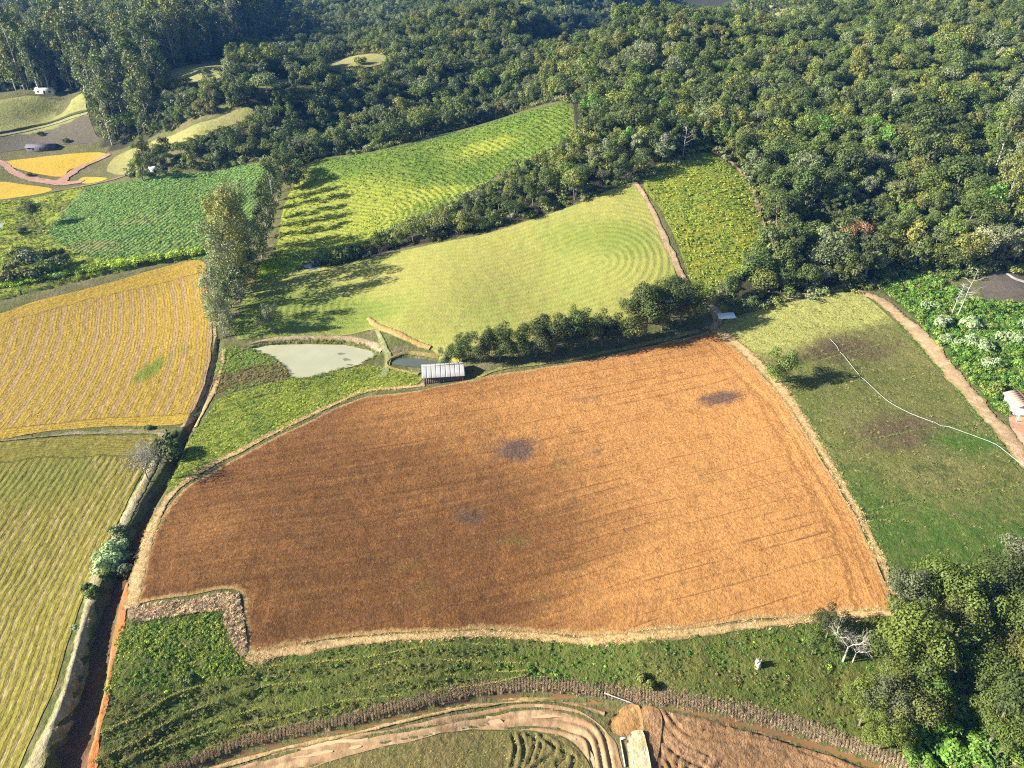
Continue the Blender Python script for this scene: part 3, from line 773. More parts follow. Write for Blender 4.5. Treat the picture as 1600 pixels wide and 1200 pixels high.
# yellow rice stubble, swaths of straw running down the field
def rice_mat(name, straw, bare_, green, dark, per, subs, pink):
    """straw rows and bare swaths across u, broken along w"""
    M = Mat(name, 0.9, 0.1)
    u, w = M.attr('u'), M.attr('w')
    n2 = M.noise(1.3, 4, .7); n1 = M.noise(.04, 3, .6)
    nb = M.noise(1.0, 3, .65, vec=M.vec(M.f('MULTIPLY', u, .8), M.f('MULTIPLY', w, .16)))
    uu = M.f('DIVIDE', M.f('ADD', u, M.f('MULTIPLY', M.noise(.12, 2), 1.2)), per)
    wn_ = M.n('ShaderNodeTexWhiteNoise'); wn_.noise_dimensions = '1D'; M.put(wn_.inputs['W'], M.f('FLOOR', uu)); rnd = wn_.outputs['Value']
    tri = M.f('MULTIPLY', M.f('ABSOLUTE', M.f('SUBTRACT', M.f('FRACT', uu), .5)), 2.0)
    wd = M.f('ADD', M.f('MULTIPLY', rnd, .34), pink)
    q = M.f('ADD', M.f('SUBTRACT', tri, wd), M.f('MULTIPLY', M.f('SUBTRACT', nb, .5), .55 if subs > 2 else 1.0))
    q = M.f('ADD', q, M.f('MULTIPLY', M.attr('hd'), .5))
    col = M.mix(M.rng(q, -.07, .07), bare_, straw)
    sb = M.f('ABSOLUTE', M.f('SUBTRACT', M.f('FRACT', M.f('MULTIPLY', uu, float(subs))), .5))
    col = M.mix(M.f('MULTIPLY', M.f('MULTIPLY', M.rng(sb, .34, .46), M.rng(nb, .33, .52)), .9), col, dark)  # thin shadow lines between straw rows, put into the colour
    edge_shade = M.rng(M.f('ABSOLUTE', q), .10, .02)
    col = M.mix(M.f('MULTIPLY', edge_shade, .45), col, dark)  # shadow line painted along each swath edge
    s2 = M.noise(1.0, 3, .65, vec=M.vec(M.f('MULTIPLY', u, 2.1), M.f('MULTIPLY', w, .25)))
    col = M.mix(M.f('MULTIPLY', M.rng(s2, .57, .68), .55), col, tuple(min(.6, c * 1.25) for c in bare_))
    col = M.mix(M.f('MULTIPLY', M.rng(n1, .42, .68), .35), col, tuple(c * .8 for c in straw))
    col = M.mix(M.rng(M.f('MULTIPLY', M.attr('m1'), M.f('ADD', nb, .35)), .3, .7), col, green)
    M.color(M.scale(col, M.f('MULTIPLY_ADD', n2, 1.5, .25))); M.bump(M.f('ADD', n2, M.f('MULTIPLY', q, .5)), .3)
    return M.m
rb = smooth_line(G((300,395),(318,425),(329,470),(333,500),(332,545),(325,590),(310,632),(285,680)), 1.0)
def yellow_rows(x, y):
    d, sd, p = line_dist(rb, x, y)
    u = d + (vnoise(x, y, 40, 2) - .5) * 1.6
    t1 = line_dist(G((-90,508),(0,490),(150,448),(314,408)), x, y); b1 = line_dist(G((-90,694),(0,685),(160,667),(290,660)), x, y)
    top = t1[0] - 4 * vnoise(x, y, 9, 2); bot = b1[0] + 3
    hd = np.minimum(top, bot); head = hd < 7
    return np.where(head, hd + 100, u), np.where(head, t1[2], p), head.astype(float)
def yellow_attrs(x, y, e):
    u, w, h = yellow_rows(x, y)
    gr = blob(x, y, (238,576), 4, 8, .9) + blob(x, y, (292,545), 5, 6, .5) + blob(x, y, (310,480), 4, 14, .45) + blob(x, y, (120,655), 30, 4, .35) + blob(x, y, (200,590), 6, 5, .3)
    return {'u': u, 'w': w, 'hd': h, 'm1': gr}
def yellow_disp(x, y, e):
    u, w, h = yellow_rows(x, y)
    return .06 * np.sin(u * 6.2832 / 3.4) + .05 * np.sin(u * 6.2832 / .85) + (vnoise(x, y, 1.3, 2) - .5) * .2
sheet('yellow_rice_field', F_YELLOW, .5, .10, rice_mat('rice_stubble', (.335,.225,.030), (.285,.185,.085), (.13,.15,.02), (.11,.085,.02), 3.4, 4, .20),
      'yellow cut rice field striped with pinkish swaths, at the left edge', yellow_attrs, yellow_disp)
db = smooth_line(G((275,660),(258,690),(236,730),(200,800),(165,870),(135,935),(112,1000),(85,1085),(40,1190),(0,1270)), 1.0)
def olive_rows(x, y):
    d, sd, p = line_dist(db, x, y)
    t1 = line_dist(G((-90,700),(0,692),(100,684),(258,680)), x, y); top = t1[0] + 2.5 * vnoise(x, y, 7, 2)
    head = top < 9
    return np.where(head, top + 100, d + (vnoise(x, y, 25, 2) - .5) * 1.4), np.where(head, t1[2], p), head.astype(float)
def olive_attrs(x, y, e):
    u, w, h = olive_rows(x, y)
    gr = blob(x, y, (60,740), 22, 14, .55) + blob(x, y, (150,1020), 8, 20, .2) + .3 * vnoise(x, y, 20, 2)
    return {'u': u, 'w': w, 'hd': h * .6, 'm1': gr}
sheet('olive_rice_field', F_OLIVE, .5, .10, rice_mat('old_rice_stubble', (.175,.150,.024), (.27,.205,.105), (.125,.13,.022), (.085,.075,.02), 1.5, 2, -.02),
      'olive green stubble field with pale fine rows, lower left corner', olive_attrs, lambda x, y, e: .05 * np.sin(olive_rows(x, y)[0] * 6.2832 / 1.5) + (vnoise(x, y, 1.2, 2) - .5) * .25)

# mown hay slope
hs = G((560,472),(760,462),(940,410))
def hay_attrs(x, y, e):
    u = line_dist(hs, x, y)[0]
    gr = blob(x, y, (900,370), 20, 14, .5, .2) + blob(x, y, (420,490), 26, 22, .9) + blob(x, y, (560,495), 14, 8, .7) + blob(x, y, (985,380), 12, 14, .5)
    st = blob(x, y, (640,515), 8, 5, 1.0) + blob(x, y, (960,380), 5, 3, .6) + blob(x, y, (680,405), 9, 3, .5)
    return {'u': u, 'm1': gr, 'm2': st}
M_HAY = grass_mat('mown_hay', [(.215,.235,.050),(.255,.245,.060),(.225,.20,.060),(.35,.32,.12)], .045, 1.6, .2, (.14,.18,.030), 2.3, .20, .8)
sheet('hay_field', F_HAY, 1.0, .10, M_HAY, 'pale yellow-green mown hay slope above the ploughed field, with curved mowing lines', hay_attrs, lambda x, y, e: (vnoise(x, y, 2.2, 2) - .5) * .25 + 0.03 * np.sin(line_dist(hs, x, y)[0] * 6.2832 / 2.3))
M_TRI = grass_mat('bushy_crop', [(.16,.195,.028),(.21,.21,.030),(.11,.15,.022)], .06, .8, .6)
sheet('bushy_crop_field', F_TRI, 1.2, .10, M_TRI, 'triangular olive-yellow crop field running up between forest and hay slope', None, lambda x, y, e: (vnoise(x, y, 2.4, 2) - .5) * .8)
def past_attrs(x, y, e):
    u = line_dist(G((1125,505),(1250,470),(1330,457)), x, y)[0]
    gr = blob(x, y, (1290,480), 34, 11, 1.6, .1) + blob(x, y, (1180,520), 14, 13, 1.3)
    br = blob(x, y, (1300,545), 20, 8, 1.0) + blob(x, y, (1400,690), 14, 8, .5) + blob(x, y, (1410,665), 12, 7, .6)
    return {'u': u, 'm1': gr, 'm2': br, 'm3': blob(x, y, (1210,640), 5, 8, .8) + blob(x, y, (1510,690), 10, 6, .8) + blob(x, y, (1330,760), 8, 8, .4) + blob(x, y, (1500,850), 40, 14, .7)}
def past_mat():
    M = Mat('grazed_pasture', .95, .06)
    n1 = M.noise(.06, 4, .6); n2 = M.noise(1.3, 5, .75); n3 = M.noise(.3, 3, .65)
    col = M.mix(M.rng(n1, .35, .65), (.120,.130,.034), (.150,.142,.048)); col = M.mix(M.rng(n3, .5, .7), col, (.085,.095,.030))
    col = M.mix(M.rng(M.f('ADD', M.attr('m2'), M.f('MULTIPLY', M.f('SUBTRACT', n3, .5), .7)), .2, .9), col, (.105,.080,.042))
    col = M.mix(M.rng(M.f('ADD', M.attr('m3'), M.f('MULTIPLY', M.f('SUBTRACT', n3, .5), .9)), .2, .8), col, (.065,.115,.020))
    col = M.mix(M.rng(M.f('ADD', M.attr('m1'), M.f('MULTIPLY', M.f('SUBTRACT', n3, .5), .6)), .2, .8), col, (.29,.29,.085))
    M.color(M.scale(col, M.f('MULTIPLY_ADD', n2, 2.0, .05))); M.bump(n2, .8)
    return M.m
for pts in [((1240,575),(1330,548),(1420,522)), ((1235,618),(1290,604),(1350,590)), ((1300,696),(1380,680),(1450,668),(1540,660)), ((1350,796),(1440,778),(1520,768),(1610,752)), ((1350,812),(1400,808)), ((1260,560),(1330,540))]:
    rut(pts, .8, .4)
sheet('pasture', F_PAST, .8, .10, past_mat(), 'dark olive grazed pasture beside the right edge of the ploughed field', past_attrs, lambda x, y, e: (vnoise(x, y, 1.5, 3) - .5) * .5)
gs = G((470,330),(580,345))
def green_attrs(x, y, e):
    return {'u': line_dist(gs, x, y)[0], 'm1': blob(x, y, (520,345), 34, 30, 1.1) + blob(x, y, (460,300), 14, 30, .5) + blob(x, y, (760,230), 16, 7, .8, .2) + blob(x, y, (700,300), 18, 6, .6)}
M_GREEN = grass_mat('young_crop_green', [(.10,.155,.022),(.14,.18,.028),(.07,.115,.018),(.16,.18,.04)], .05, .9, .5, (.22,.245,.035), 2.4, .08)
sheet('green_crop_field', F_GREEN, 1.3, .10, M_GREEN, 'bright green crop slope between the two tree belts, upper middle', green_attrs, lambda x, y, e: (vnoise(x, y, 2.2, 2) - .5) * .6)
def crop_attrs(x, y, e):
    a, b = G((200,380),(330,290)); d = (b - a) / np.linalg.norm(b - a)
    return {'u': (x - a[0]) * -d[1] + (y - a[1]) * d[0], 'm1': blob(x, y, (140,385), 14, 6, 1.0) + blob(x, y, (220,345), 14, 6, .6) + blob(x, y, (280,385), 20, 6, .5) + blob(x, y, (345,300), 8, 14, .5)}
M_CROP = grass_mat('tall_crop_green', [(.105,.175,.045),(.14,.20,.052),(.075,.13,.034),(.07,.14,.03)], .06, .8, .6, (.155,.150,.055), 2.0, .5)
sheet('tall_crop_field', F_CROP, 1.3, .10, M_CROP, 'blue-green tall crop field left of the row of eucalyptus trees', crop_attrs, lambda x, y, e: (vnoise(x, y, 2.2, 2) - .5) * .7)
M_MARSH = grass_mat('marsh_grass', [(.19,.235,.024),(.25,.27,.032),(.10,.10,.042)], .06, .9, .6)
sheet('marsh', F_MARSH, 1.4, .06, M_MARSH, 'lime green marshy grass at the left edge between the crop and the yellow field', None, lambda x, y, e: (vnoise(x, y, 4, 3) - .5) * .9)
M_BANKG = grass_mat('bright_bank_grass', [(.13,.165,.020),(.165,.185,.024),(.09,.115,.016),(.22,.22,.04)], .07, 1.1, .5, None, 2.4, .4)
bl = G((345,622),(440,594),(600,575))
sheet('grass_strip', F_BANKGRASS, .9, .08, M_BANKG, 'bright yellow-green grass strip between pond and ploughed field', lambda x, y, e: {'u': line_dist(bl, x, y)[0]}, lambda x, y, e: (vnoise(x, y, 1.8, 2) - .5) * .5)
M_REED = grass_mat('reed_bed_floor', [(.10,.12,.03),(.11,.085,.045),(.09,.14,.025)], .12, 1.0, .5)
sheet('reed_bed', F_REEDS, 1.0, .06, M_REED, 'green and brown reed bed at the left end of the pond')
M_SLOPE = grass_mat('rough_slope_grass', [(.085,.105,.022),(.105,.105,.028),(.065,.085,.018)], .08, 1.2, .6)
TERR = [((396,1046),(470,1038),(560,1030),(640,1016),(720,1008),(800,1010)), ((340,1098),(400,1078),(432,1071),(530,1062),(610,1037),(720,1034),(830,1037)), ((396,1108),(500,1100),(620,1088),(760,1070),(820,1056)),
        ((150,1188),(215,1160),(262,1130),(320,1104),(400,1079)), ((158,1146),(220,1120),(258,1094),(310,1074),(400,1056)), ((190,1192),(260,1160),(330,1130),(400,1110)), ((250,1172),(330,1146),(420,1128),(520,1100)), ((560,1080),(660,1060),(760,1054),(830,1048))]
terr_lines = [smooth_line(G(*t), 1.0) for t in TERR]
def terr_disp(x, y, e):
    z = (vnoise(x, y, 2.0, 3) - .5) * .7
    for l in terr_lines:
        d, s, p = line_dist(l, x, y); z = z + .35 * np.exp(-(d / .45) ** 2) - .35 * np.exp(-((d - 1.0) / .6) ** 2) * (s > 0)
    return z
sheet('weedy_slope', F_SLOPE, .6, .08, M_SLOPE, 'weedy green slope with thin cattle terraces below the ploughed field', None, terr_disp)
F_LIMEREED = G((402,440),(410,408),(440,402),(466,407),(472,418),(440,431))
sheet('lime_reed_bed', F_LIMEREED, .8, .10, M_MARSH, 'lime green reed patch right of the eucalyptus row')
F_GLADE = G((1124,481),(1142,471),(1166,474),(1160,486),(1138,491))
sheet('grass_glade', F_GLADE, .6, .14, M_MARSH, 'small yellow-green glade behind the white-roofed shelter')  # yellow-green grass oval in its own colour
M_LUSH = grass_mat('lush_weeds_floor', [(.055,.095,.016),(.075,.115,.02),(.04,.07,.016)], .08, .9, .6)
sheet('lush_scrub', F_LUSH, 1.2, .08, M_LUSH, 'lush bright green scrub ground right of the sandy track', None, lambda x, y, e: (vnoise(x, y, 3, 2) - .5) * .8)
M_YARD = grass_mat('bare_grey_soil', [(.10,.085,.07),(.13,.105,.085),(.09,.09,.05)], .1, 1.0, .2)
sheet('bare_clearing', F_YARD, 1.2, .08, M_YARD, 'bare grey-brown clearing in the scrub at the right edge')
M_SAND = grass_mat('red_sand', [(.42,.235,.145),(.36,.20,.12),(.48,.32,.22)], .12, 1.2, .15, spread=.6)
sheet('farmyard', F_COURT, 1.0, .10, M_SAND, 'pinkish bare earth yard in front of the small house at the right edge')
M_MUDT = grass_mat('wet_mud', [(.335,.215,.115),(.27,.165,.085),(.40,.28,.16)], .15, 1.3, .12, spread=.4)
M_MUD = grass_mat('puddled_mud', [(.22,.125,.06),(.28,.165,.085),(.17,.10,.05)], .25, 1.7, .45, spread=1.0)
M_STUB = grass_mat('wet_stubble', [(.135,.115,.04),(.16,.125,.05),(.10,.10,.03)], .12, 1.6, .35)
M_FARY = grass_mat('far_ripe_rice', [(.40,.27,.03),(.44,.29,.035),(.36,.25,.03)], .05, .8, .25, spread=.5)
for p, lb in ((F_FARYEL, 'deep yellow ripe rice field below the hill pasture, far left'), (F_FARYEL2, 'deep yellow ripe rice field cut by the left edge of the photo'), (F_FARYEL3, 'small yellow rice corner beside the reddish farm road')):
    sheet('ripe_rice_field', p, 1.6, .12, M_FARY, lb)
M_HILLP = grass_mat('hill_pasture', [(.235,.235,.075),(.20,.20,.065),(.15,.145,.06)], .03, .7, .4, (.105,.090,.062))
hp = G((0,212),(135,178))
sheet('hill_pasture', F_HILLPAST, 2.2, .12, M_HILLP, 'rounded grass hill pasture at the upper left, grey-brown below its track', lambda x, y, e: {'m1': np.where(y < np.interp(x, [min(hp[0][0], hp[1][0]), max(hp[0][0], hp[1][0])], [hp[0][1], hp[1][1]] if hp[0][0] < hp[1][0] else [hp[1][1], hp[0][1]]), .8, 0.0)})
M_RIDGE = grass_mat('ridge_grass', [(.215,.205,.075),(.24,.22,.07),(.17,.17,.06)], .04, .8, .35)
sheet('grass_ridge', F_RIDGE, 2.0, .12, M_RIDGE, 'pale grass ridge curving up between the far tree groups, upper left')
for p, lb in ((F_C1, 'grass clearing behind the tall eucalyptus stand'), (F_C2, 'narrow grass gap in the far forest'), (F_C3, 'yellow grass clearing high in the far forest'), (F_C4, 'pale grass clearing at the top of the right hillside')):
    sheet('forest_clearing', p, 2.0, .12, M_RIDGE, lb)

# muddy paddies at the bottom with wheel ruts
MT = smooth_line(G((300,1196),(400,1172),(520,1144),(640,1124),(740,1106),(810,1094),(870,1095),(930,1112),(962,1150),(975,1230)), .5)
def mud_disp(x, y, e):
    d = line_dist(MT, x, y)[0] + (vnoise(x, y, 5, 2) - .5) * .5
    z = 0
    for a, w, k in ((1.6, .25, .30), (2.9, .2, .22), (4.3, .25, .34)): z = z - k * np.exp(-((d - a) / w) ** 2) + k * .4 * np.exp(-((d - a - .55) / .25) ** 2) + k * .3 * np.exp(-((d - a + .5) / .25) ** 2)
    return z * (.25 + 1.3 * vnoise(x, y, 4, 2)) + (vnoise(x, y, 1.1, 3) - .5) * .22
mudtrack = sheet('mud_track', F_MUDTRACK, .30, .08, M_MUDT, 'wet pinkish mud track with wheel ruts, curving along the bottom edge', None, mud_disp, fade=.4)
ru = [smooth_line(G(*p), .5) for p in (((800,1142),(806,1170),(800,1200),(795,1240)), ((812,1142),(820,1175),(812,1210)), ((835,1146),(835,1170),(822,1200),(815,1240)), ((845,1150),(868,1172),(850,1190),(830,1205)), ((860,1160),(885,1180),(870,1196)), ((880,1168),(898,1186),(890,1206)), ((822,1144),(845,1160),(838,1185)))]
def stub_disp(x, y, e):
    z = (vnoise(x, y, .9, 3) - .5) * .30
    for l in ru:
        d = line_dist(l, x, y)[0]; z = z - .30 * np.exp(-(d / .22) ** 2) + .16 * np.exp(-((d - .55) / .25) ** 2)
    return z
sheet('wet_stubble_field', F_STUBBLE, .35, .08, M_STUB, 'olive stubble paddy with churned wheel ruts at the bottom edge', None, stub_disp, fade=.4)
rm = [smooth_line(G(*p), .5) for p in (((1030,1112),(1045,1140),(1075,1165),(1110,1180)), ((1020,1115),(1030,1150),(1060,1180),(1100,1200)), ((1040,1110),(1060,1135),(1090,1152),(1160,1160),(1240,1172)), ((1016,1120),(1022,1160),(1050,1200),(1075,1240)),
      ((1030,1180),(1040,1210),(1044,1240)), ((1060,1184),(1056,1210),(1060,1240)), ((1080,1190),(1070,1215),(1076,1240)), ((1105,1190),(1090,1214),(1100,1240)), ((1130,1188),(1115,1212),(1130,1240)), ((1100,1140),(1180,1150),(1260,1176),(1330,1204)), ((1080,1130),(1160,1138),(1250,1164)))]
def mud2_disp(x, y, e):
    z = (vnoise(x, y, .9, 3) - .5) * .34
    for l in rm:
        d = line_dist(l, x, y)[0]; z = z + (.3 + 1.2 * vnoise(x, y, 5, 2)) * (-.26 * np.exp(-(d / .22) ** 2) + .12 * np.exp(-((d - .55) / .25) ** 2))
    return z
sheet('muddy_paddy', F_MUD, .35, .08, M_MUD, 'brown puddled paddy criss-crossed by wheel ruts, bottom right of the causeway', None, mud2_disp, fade=.4)

# water
def water_mat(name, c, rough, sc=.5):
    M = Mat(name, rough, .5); n = M.noise(sc, 3, .6)
    M.color(M.mix(M.rng(M.noise(.12, 3, .6), .35, .7), c, tuple(k * 1.15 for k in c))); M.bump(n, .02, .4)
    return M.m
def pool(name, poly, z, mat, label):
    P = smooth_line(poly, 1.0, True); c = P.mean(0); P = c + (P - c) * 1.06
    vo, _, fo, _, _, _ = delaunay_2d_cdt([Vector(p) for p in P.tolist()], [(i, (i + 1) % len(P)) for i in range(len(P))], [], 1, 1e-5)
    V = np.array([(v.x, v.y, z) for v in vo])
    return tag(obj(name, mesh_from(name, V, np.array(fo), mat)), label, None, None, 'structure')
W_MURK = water_mat('murky_pond_water', (.34,.335,.215), .14)
W_DARK = water_mat('dark_pond_water', (.085,.10,.085), .12)
pool('pond', POND, POND_Z, W_MURK, 'murky grey-green farm pond beside the eucalyptus row')
pool('small_pond', POND2, POND2_Z, W_DARK, 'small dark pond just behind the shed')
BLUEP = G((476,418),(488,413),(503,413),(510,417),(496,421),(482,421))
pool('blue_pool', BLUEP, H1(*BLUEP.mean(0)) + .2, water_mat('blue_pool_water', (.05,.08,.16), .06), 'tiny blue pool below the thin end of the tree belt')
pool('marsh_pool', MARSH_POOL, float(base_height(*MARSH_POOL.mean(0))) - .35, water_mat('pale_pool_water', (.25,.32,.38), .1), 'pale pool in the marsh at the left edge')
for k, p_ in enumerate((((527,551),(531,549),(536,550),(541,551),(537,552),(531,553)),((536,561),(540,559),(546,561),(549,563),(543,563),(539,564)),((541,570),(545,569),(552,570),(548,572)))):
    pool('pond_weed', G(*p_), POND_Z + .02, water_mat('floating_weed', (.15,.155,.085), .5), ('faint weed patch floating on the pond, nearest its far bank','faint weed patch in the right half of the pond','faint weed streak nearest the right bank of the pond')[k])
W_BROWN = water_mat('brown_stream_water', (.17,.095,.035), .18)
W_PUD = water_mat('puddle_water', (.42,.30,.17), .10)
ribbon('stream', STREAM, [.6,.8,.9,.9], .12, W_BROWN, 'brown irrigation stream between weedy slope and mud track', step=.6)
ribbon('stream', STREAM2, [.7,1.0,1.1,1.1], .14, W_BROWN, 'brown irrigation stream along the right paddy', step=.6)
for k, (a, w, off) in enumerate(((((470,1172),(500,1166),(560,1158),(575,1154)), 1.0, .1), (((455,1184),(480,1180),(520,1174)), .7, .1), (((545,1170),(565,1166)), .6, .1), (((760,1120),(775,1130),(790,1134)), 1.6, .12), (((830,1122),(880,1118),(895,1124)), .6, .12), (((835,1132),(870,1128)), .4, .12), (((910,1160),(925,1185),(928,1200)), .7, .1), (((880,1146),(900,1156)), .6, .1))):
    ribbon('puddle', G(*a), [.2, w, w, .2], off, W_PUD, ['pale puddle on the mud track, nearest the bottom left', 'thin puddle below the long pale one on the mud track', 'small puddle end of the mud track wheel rut', 'broad pale puddle where the mud track bends', 'narrow puddle on the bend of the mud track', 'short puddle inside the bend of the mud track', 'puddle in the last turn of the mud track by the causeway', 'small puddle before the last turn of the mud track'][k], step=.4, rag=.3)

# verges, tracks, banks
M_STRAW = grass_mat('dry_verge_grass', [(.38,.25,.115),(.44,.30,.15),(.26,.18,.08)], .35, 1.8, .2, fade=(.16,.125,.045))
M_GREYV = grass_mat('dead_grey_grass', [(.13,.095,.065),(.29,.22,.13),(.10,.08,.05)], .28, 1.8, .6)
M_TRACK = grass_mat('earth_track', [(.38,.265,.16),(.31,.205,.115),(.45,.335,.215)], .25, 1.4, .2, spread=.8, fade=(.20,.165,.06))
M_ORANGE = grass_mat('orange_earth_bank', [(.46,.17,.055),(.40,.14,.045),(.36,.16,.07)], .2, 1.4, .25, spread=.7)
V_LEFT = G((204,950),(212,910),(222,868),(238,822),(262,780),(290,752),(338,722),(398,692),(468,657),(530,628),(572,611),(640,605),(664,602))
V_TOP = G((735,597),(780,578),(870,566),(950,550),(1030,533),(1092,517))
V_BOT = G((384,1030),(470,1014),(560,1001),(680,994),(770,991),(850,996),(930,1003),(1050,991),(1200,975),(1330,962),(1392,960))
ribbon('dry_verge', V_LEFT, [2.8,2.6,2.0,1.9,1.7,1.5,1.3,1.2], .15, M_STRAW, 'dry straw verge along the left and upper edge of the ploughed field')
ribbon('grass_verge', V_TOP, [1.0,1.2,1.5,1.8], .18, grass_mat('thin_green_verge', [(.20,.19,.07),(.15,.17,.045),(.27,.21,.11)], .2, 1.5, .3, fade=(.15,.17,.04)), 'thin grass verge between shed and tree belt above the ploughed field')
ribbon('dry_verge', V_RIGHT, [3.6,3.4,2.8,2.0,1.5,1.2,1.0], .16, M_STRAW, 'pinkish dry verge between ploughed field and pasture')
ribbon('dry_verge', V_BOT, [2.6,1.7,1.4,1.2,1.4,1.9,1.5,1.2,1.0], .15, M_STRAW, 'dry straw verge along the bottom edge of the ploughed field')
PATCH = G((203,952),(238,944),(300,938),(345,928),(372,930),(380,960),(386,1020),(368,1018),(352,976),(345,956),(300,960),(232,972),(206,972))
sheet('dead_grass_patch', PATCH, .6, .24, M_GREYV, 'grey-brown dead grass corner at the lower left of the ploughed field', None, lambda x, y, e: (vnoise(x, y, 1.5, 2) - .4) * .5)
ribbon('orange_bank', G((196,900),(194,940),(186,985),(172,1040),(163,1095),(150,1150),(143,1210)), [1.0,1.4,1.2,1.0,1.0,1.4,1.4], .12, M_ORANGE, 'orange bare earth bank beside the deep ditch')
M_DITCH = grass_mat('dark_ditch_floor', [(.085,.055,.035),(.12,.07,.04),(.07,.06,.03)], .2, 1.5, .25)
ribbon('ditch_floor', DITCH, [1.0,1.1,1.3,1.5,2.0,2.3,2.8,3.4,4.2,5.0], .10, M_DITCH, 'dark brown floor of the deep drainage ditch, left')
DB = [(262,685),(248,712),(226,752),(204,795),(176,850),(150,905),(136,960),(122,1020),(100,1100),(72,1160),(45,1215)]
ribbon('pale_ditch_bank', G(*DB), [2.0,2.0,2.2,2.4,2.4,2.2,2.2,2.6,2.8,2.8], .14, grass_mat('pale_bank_grass', [(.34,.28,.17),(.26,.22,.12),(.42,.37,.25)], .2, 1.5, .4, fade=(.15,.17,.04)), 'pale dry grass bank on the left of the deep ditch', crown=.35)
ribbon('ditch_bank', G((350,545),(344,580),(333,612),(318,640),(303,668)), [1.2,1.0,1.2,1.2], .16, M_STRAW, 'pale bank of the narrow ditch beside the yellow field')
ribbon('ditch_bank', G((335,500),(336,545),(326,596),(306,642),(285,668)), [.8,1.0,1.4,1.6], .16, M_TRACK, 'bare earth edge between yellow field and narrow ditch')
ribbon('field_balk', G((-90,698),(0,689),(80,680),(160,675),(240,674),(258,680)), [1.0,1.1,1.4,2.0,2.4], .15, grass_mat('balk_soil', [(.20,.15,.11),(.26,.19,.14),(.12,.12,.05)], .3, 1.6, .3, fade=(.15,.17,.04)), 'grey-brown balk between the yellow and the olive field', crown=.2)
ribbon('field_track', G((991,283),(1012,318),(1040,378),(1064,430),(1078,455),(1096,470),(1115,484),(1122,500),(1112,515)), [1.6,1.8,2.0,2.2,2.4,3.0,3.0], .24, M_TRACK, 'pinkish earth track climbing between hay slope and bushy crop')
ribbon('forest_track', G((1112,237),(1140,252),(1164,276),(1178,300),(1184,330),(1200,372)), [1.6,2.0,2.2,2.0,1.8], .24, M_TRACK, 'brown earth track along the forest edge, right of the bushy crop')
ribbon('sandy_track', G((1340,456),(1372,470),(1405,495),(1450,540),(1500,600),(1552,660),(1604,722),(1660,790)), [3.0,4.0,4.0,3.6,3.4,3.6,4.0], .26, M_TRACK, 'sandy pinkish track between pasture and lush scrub', crown=.1)
ribbon('sandy_path', G((1572,428),(1600,441),(1680,462)), [1.0,2.0,2.6], .16, grass_mat('white_sand', [(.5,.46,.42),(.42,.38,.33),(.55,.52,.5)], .2, 1.2, .1), 'pale path crossing the bare clearing at the right edge')
ribbon('forest_edge', G((1130,497),(1180,480),(1250,463),(1330,451)), [1.0,1.4,1.6,1.8], .2, M_TRACK, 'bare pinkish edge between pasture and forest')
M_RROAD = grass_mat('reddish_farm_road', [(.34,.20,.15),(.29,.165,.12),(.38,.25,.19)], .1, .8, .2, spread=.6)
ribbon('farm_road', G((-60,240),(2,254),(20,268),(55,281),(95,287),(130,284)), [3.5,3.5,3.5,4.5,5.0,5.0], .3, M_RROAD, 'reddish farm road looping round the far yellow rice field', step=1.5)
ribbon('farm_road', G((92,287),(108,274),(126,262),(150,252),(172,241)), [6,6,4,3,3], .34, M_RROAD, 'reddish farm road climbing to the right of the far yellow rice field', step=1.5)
ribbon('field_path', G((80,300),(120,293),(165,284),(205,272)), [2.5,2.2,2.2,2.0], .3, grass_mat('grey_path', [(.17,.13,.09),(.21,.17,.11),(.13,.11,.07)], .1, .8, .2), 'narrow brown path above the tall crop field', step=1.5)
ribbon('hill_track', G((-60,224),(0,213),(60,201),(100,189),(137,178)), [1.8,2.0,2.2,2.2], .4, grass_mat('pale_track_grass', [(.22,.215,.11),(.26,.24,.14),(.18,.18,.08)], .1, .8, .2), 'pale track across the hill pasture', step=1.5)
ribbon('hill_hedge_bank', G((-60,221),(0,209),(60,197),(100,185),(137,174)), [1.6,1.6], .5, M_SLOPE, 'dark grassy step just above the track on the hill pasture', crown=.6, step=1.5)
ribbon('pond_bank', G((392,538),(420,531),(480,527),(540,528),(580,537),(596,549)), [1.0,1.3,1.6,1.8,2.0,1.6], .10, grass_mat('pink_pond_bank', [(.32,.23,.155),(.26,.18,.12),(.38,.29,.20)], .3, 1.4, .3, fade=(.15,.17,.04)), 'pinkish eroded bank along the far side of the pond', crown=.25)
ribbon('scarp', G((575,498),(592,512),(630,528),(672,545)), [1.2,2.6,2.2,1.6], .2, grass_mat('orange_scarp', [(.44,.24,.10),(.36,.22,.09),(.25,.21,.07)], .3, 1.2, .3, fade=(.15,.17,.04)), 'orange eroded scar at the foot of the hay slope', crown=.3)
ribbon('dam_track', G((575,497),(590,520),(600,545),(606,560),(598,590)), [.8,1.0,1.6,2.0,1.8], .24, grass_mat('dam_grass', [(.24,.25,.12),(.20,.21,.09),(.33,.29,.19)], .3, 1.4, .3, fade=(.15,.17,.04)), 'grassy track on the dam between the two ponds')
ribbon('pond_verge', G((655,585),(630,580),(606,572),(612,560),(640,551),(685,553)), [1.4,1.2,1.0,1.0], .2, grass_mat('pond_verge_grass', [(.26,.2,.07),(.18,.12,.06),(.2,.2,.05)], .3, 1.4, .3, fade=(.15,.17,.04)), 'dry bank round the small pond', crown=.25)

ribbon('stream_bank', G((300,1207),(370,1190),(450,1167),(560,1142),(660,1117),(740,1100),(830,1092),(900,1099),(945,1114)), [.8,1.1,1.0,1.2,1.0], .14, M_STRAW, 'pale earth bank between the stream and the mud track')

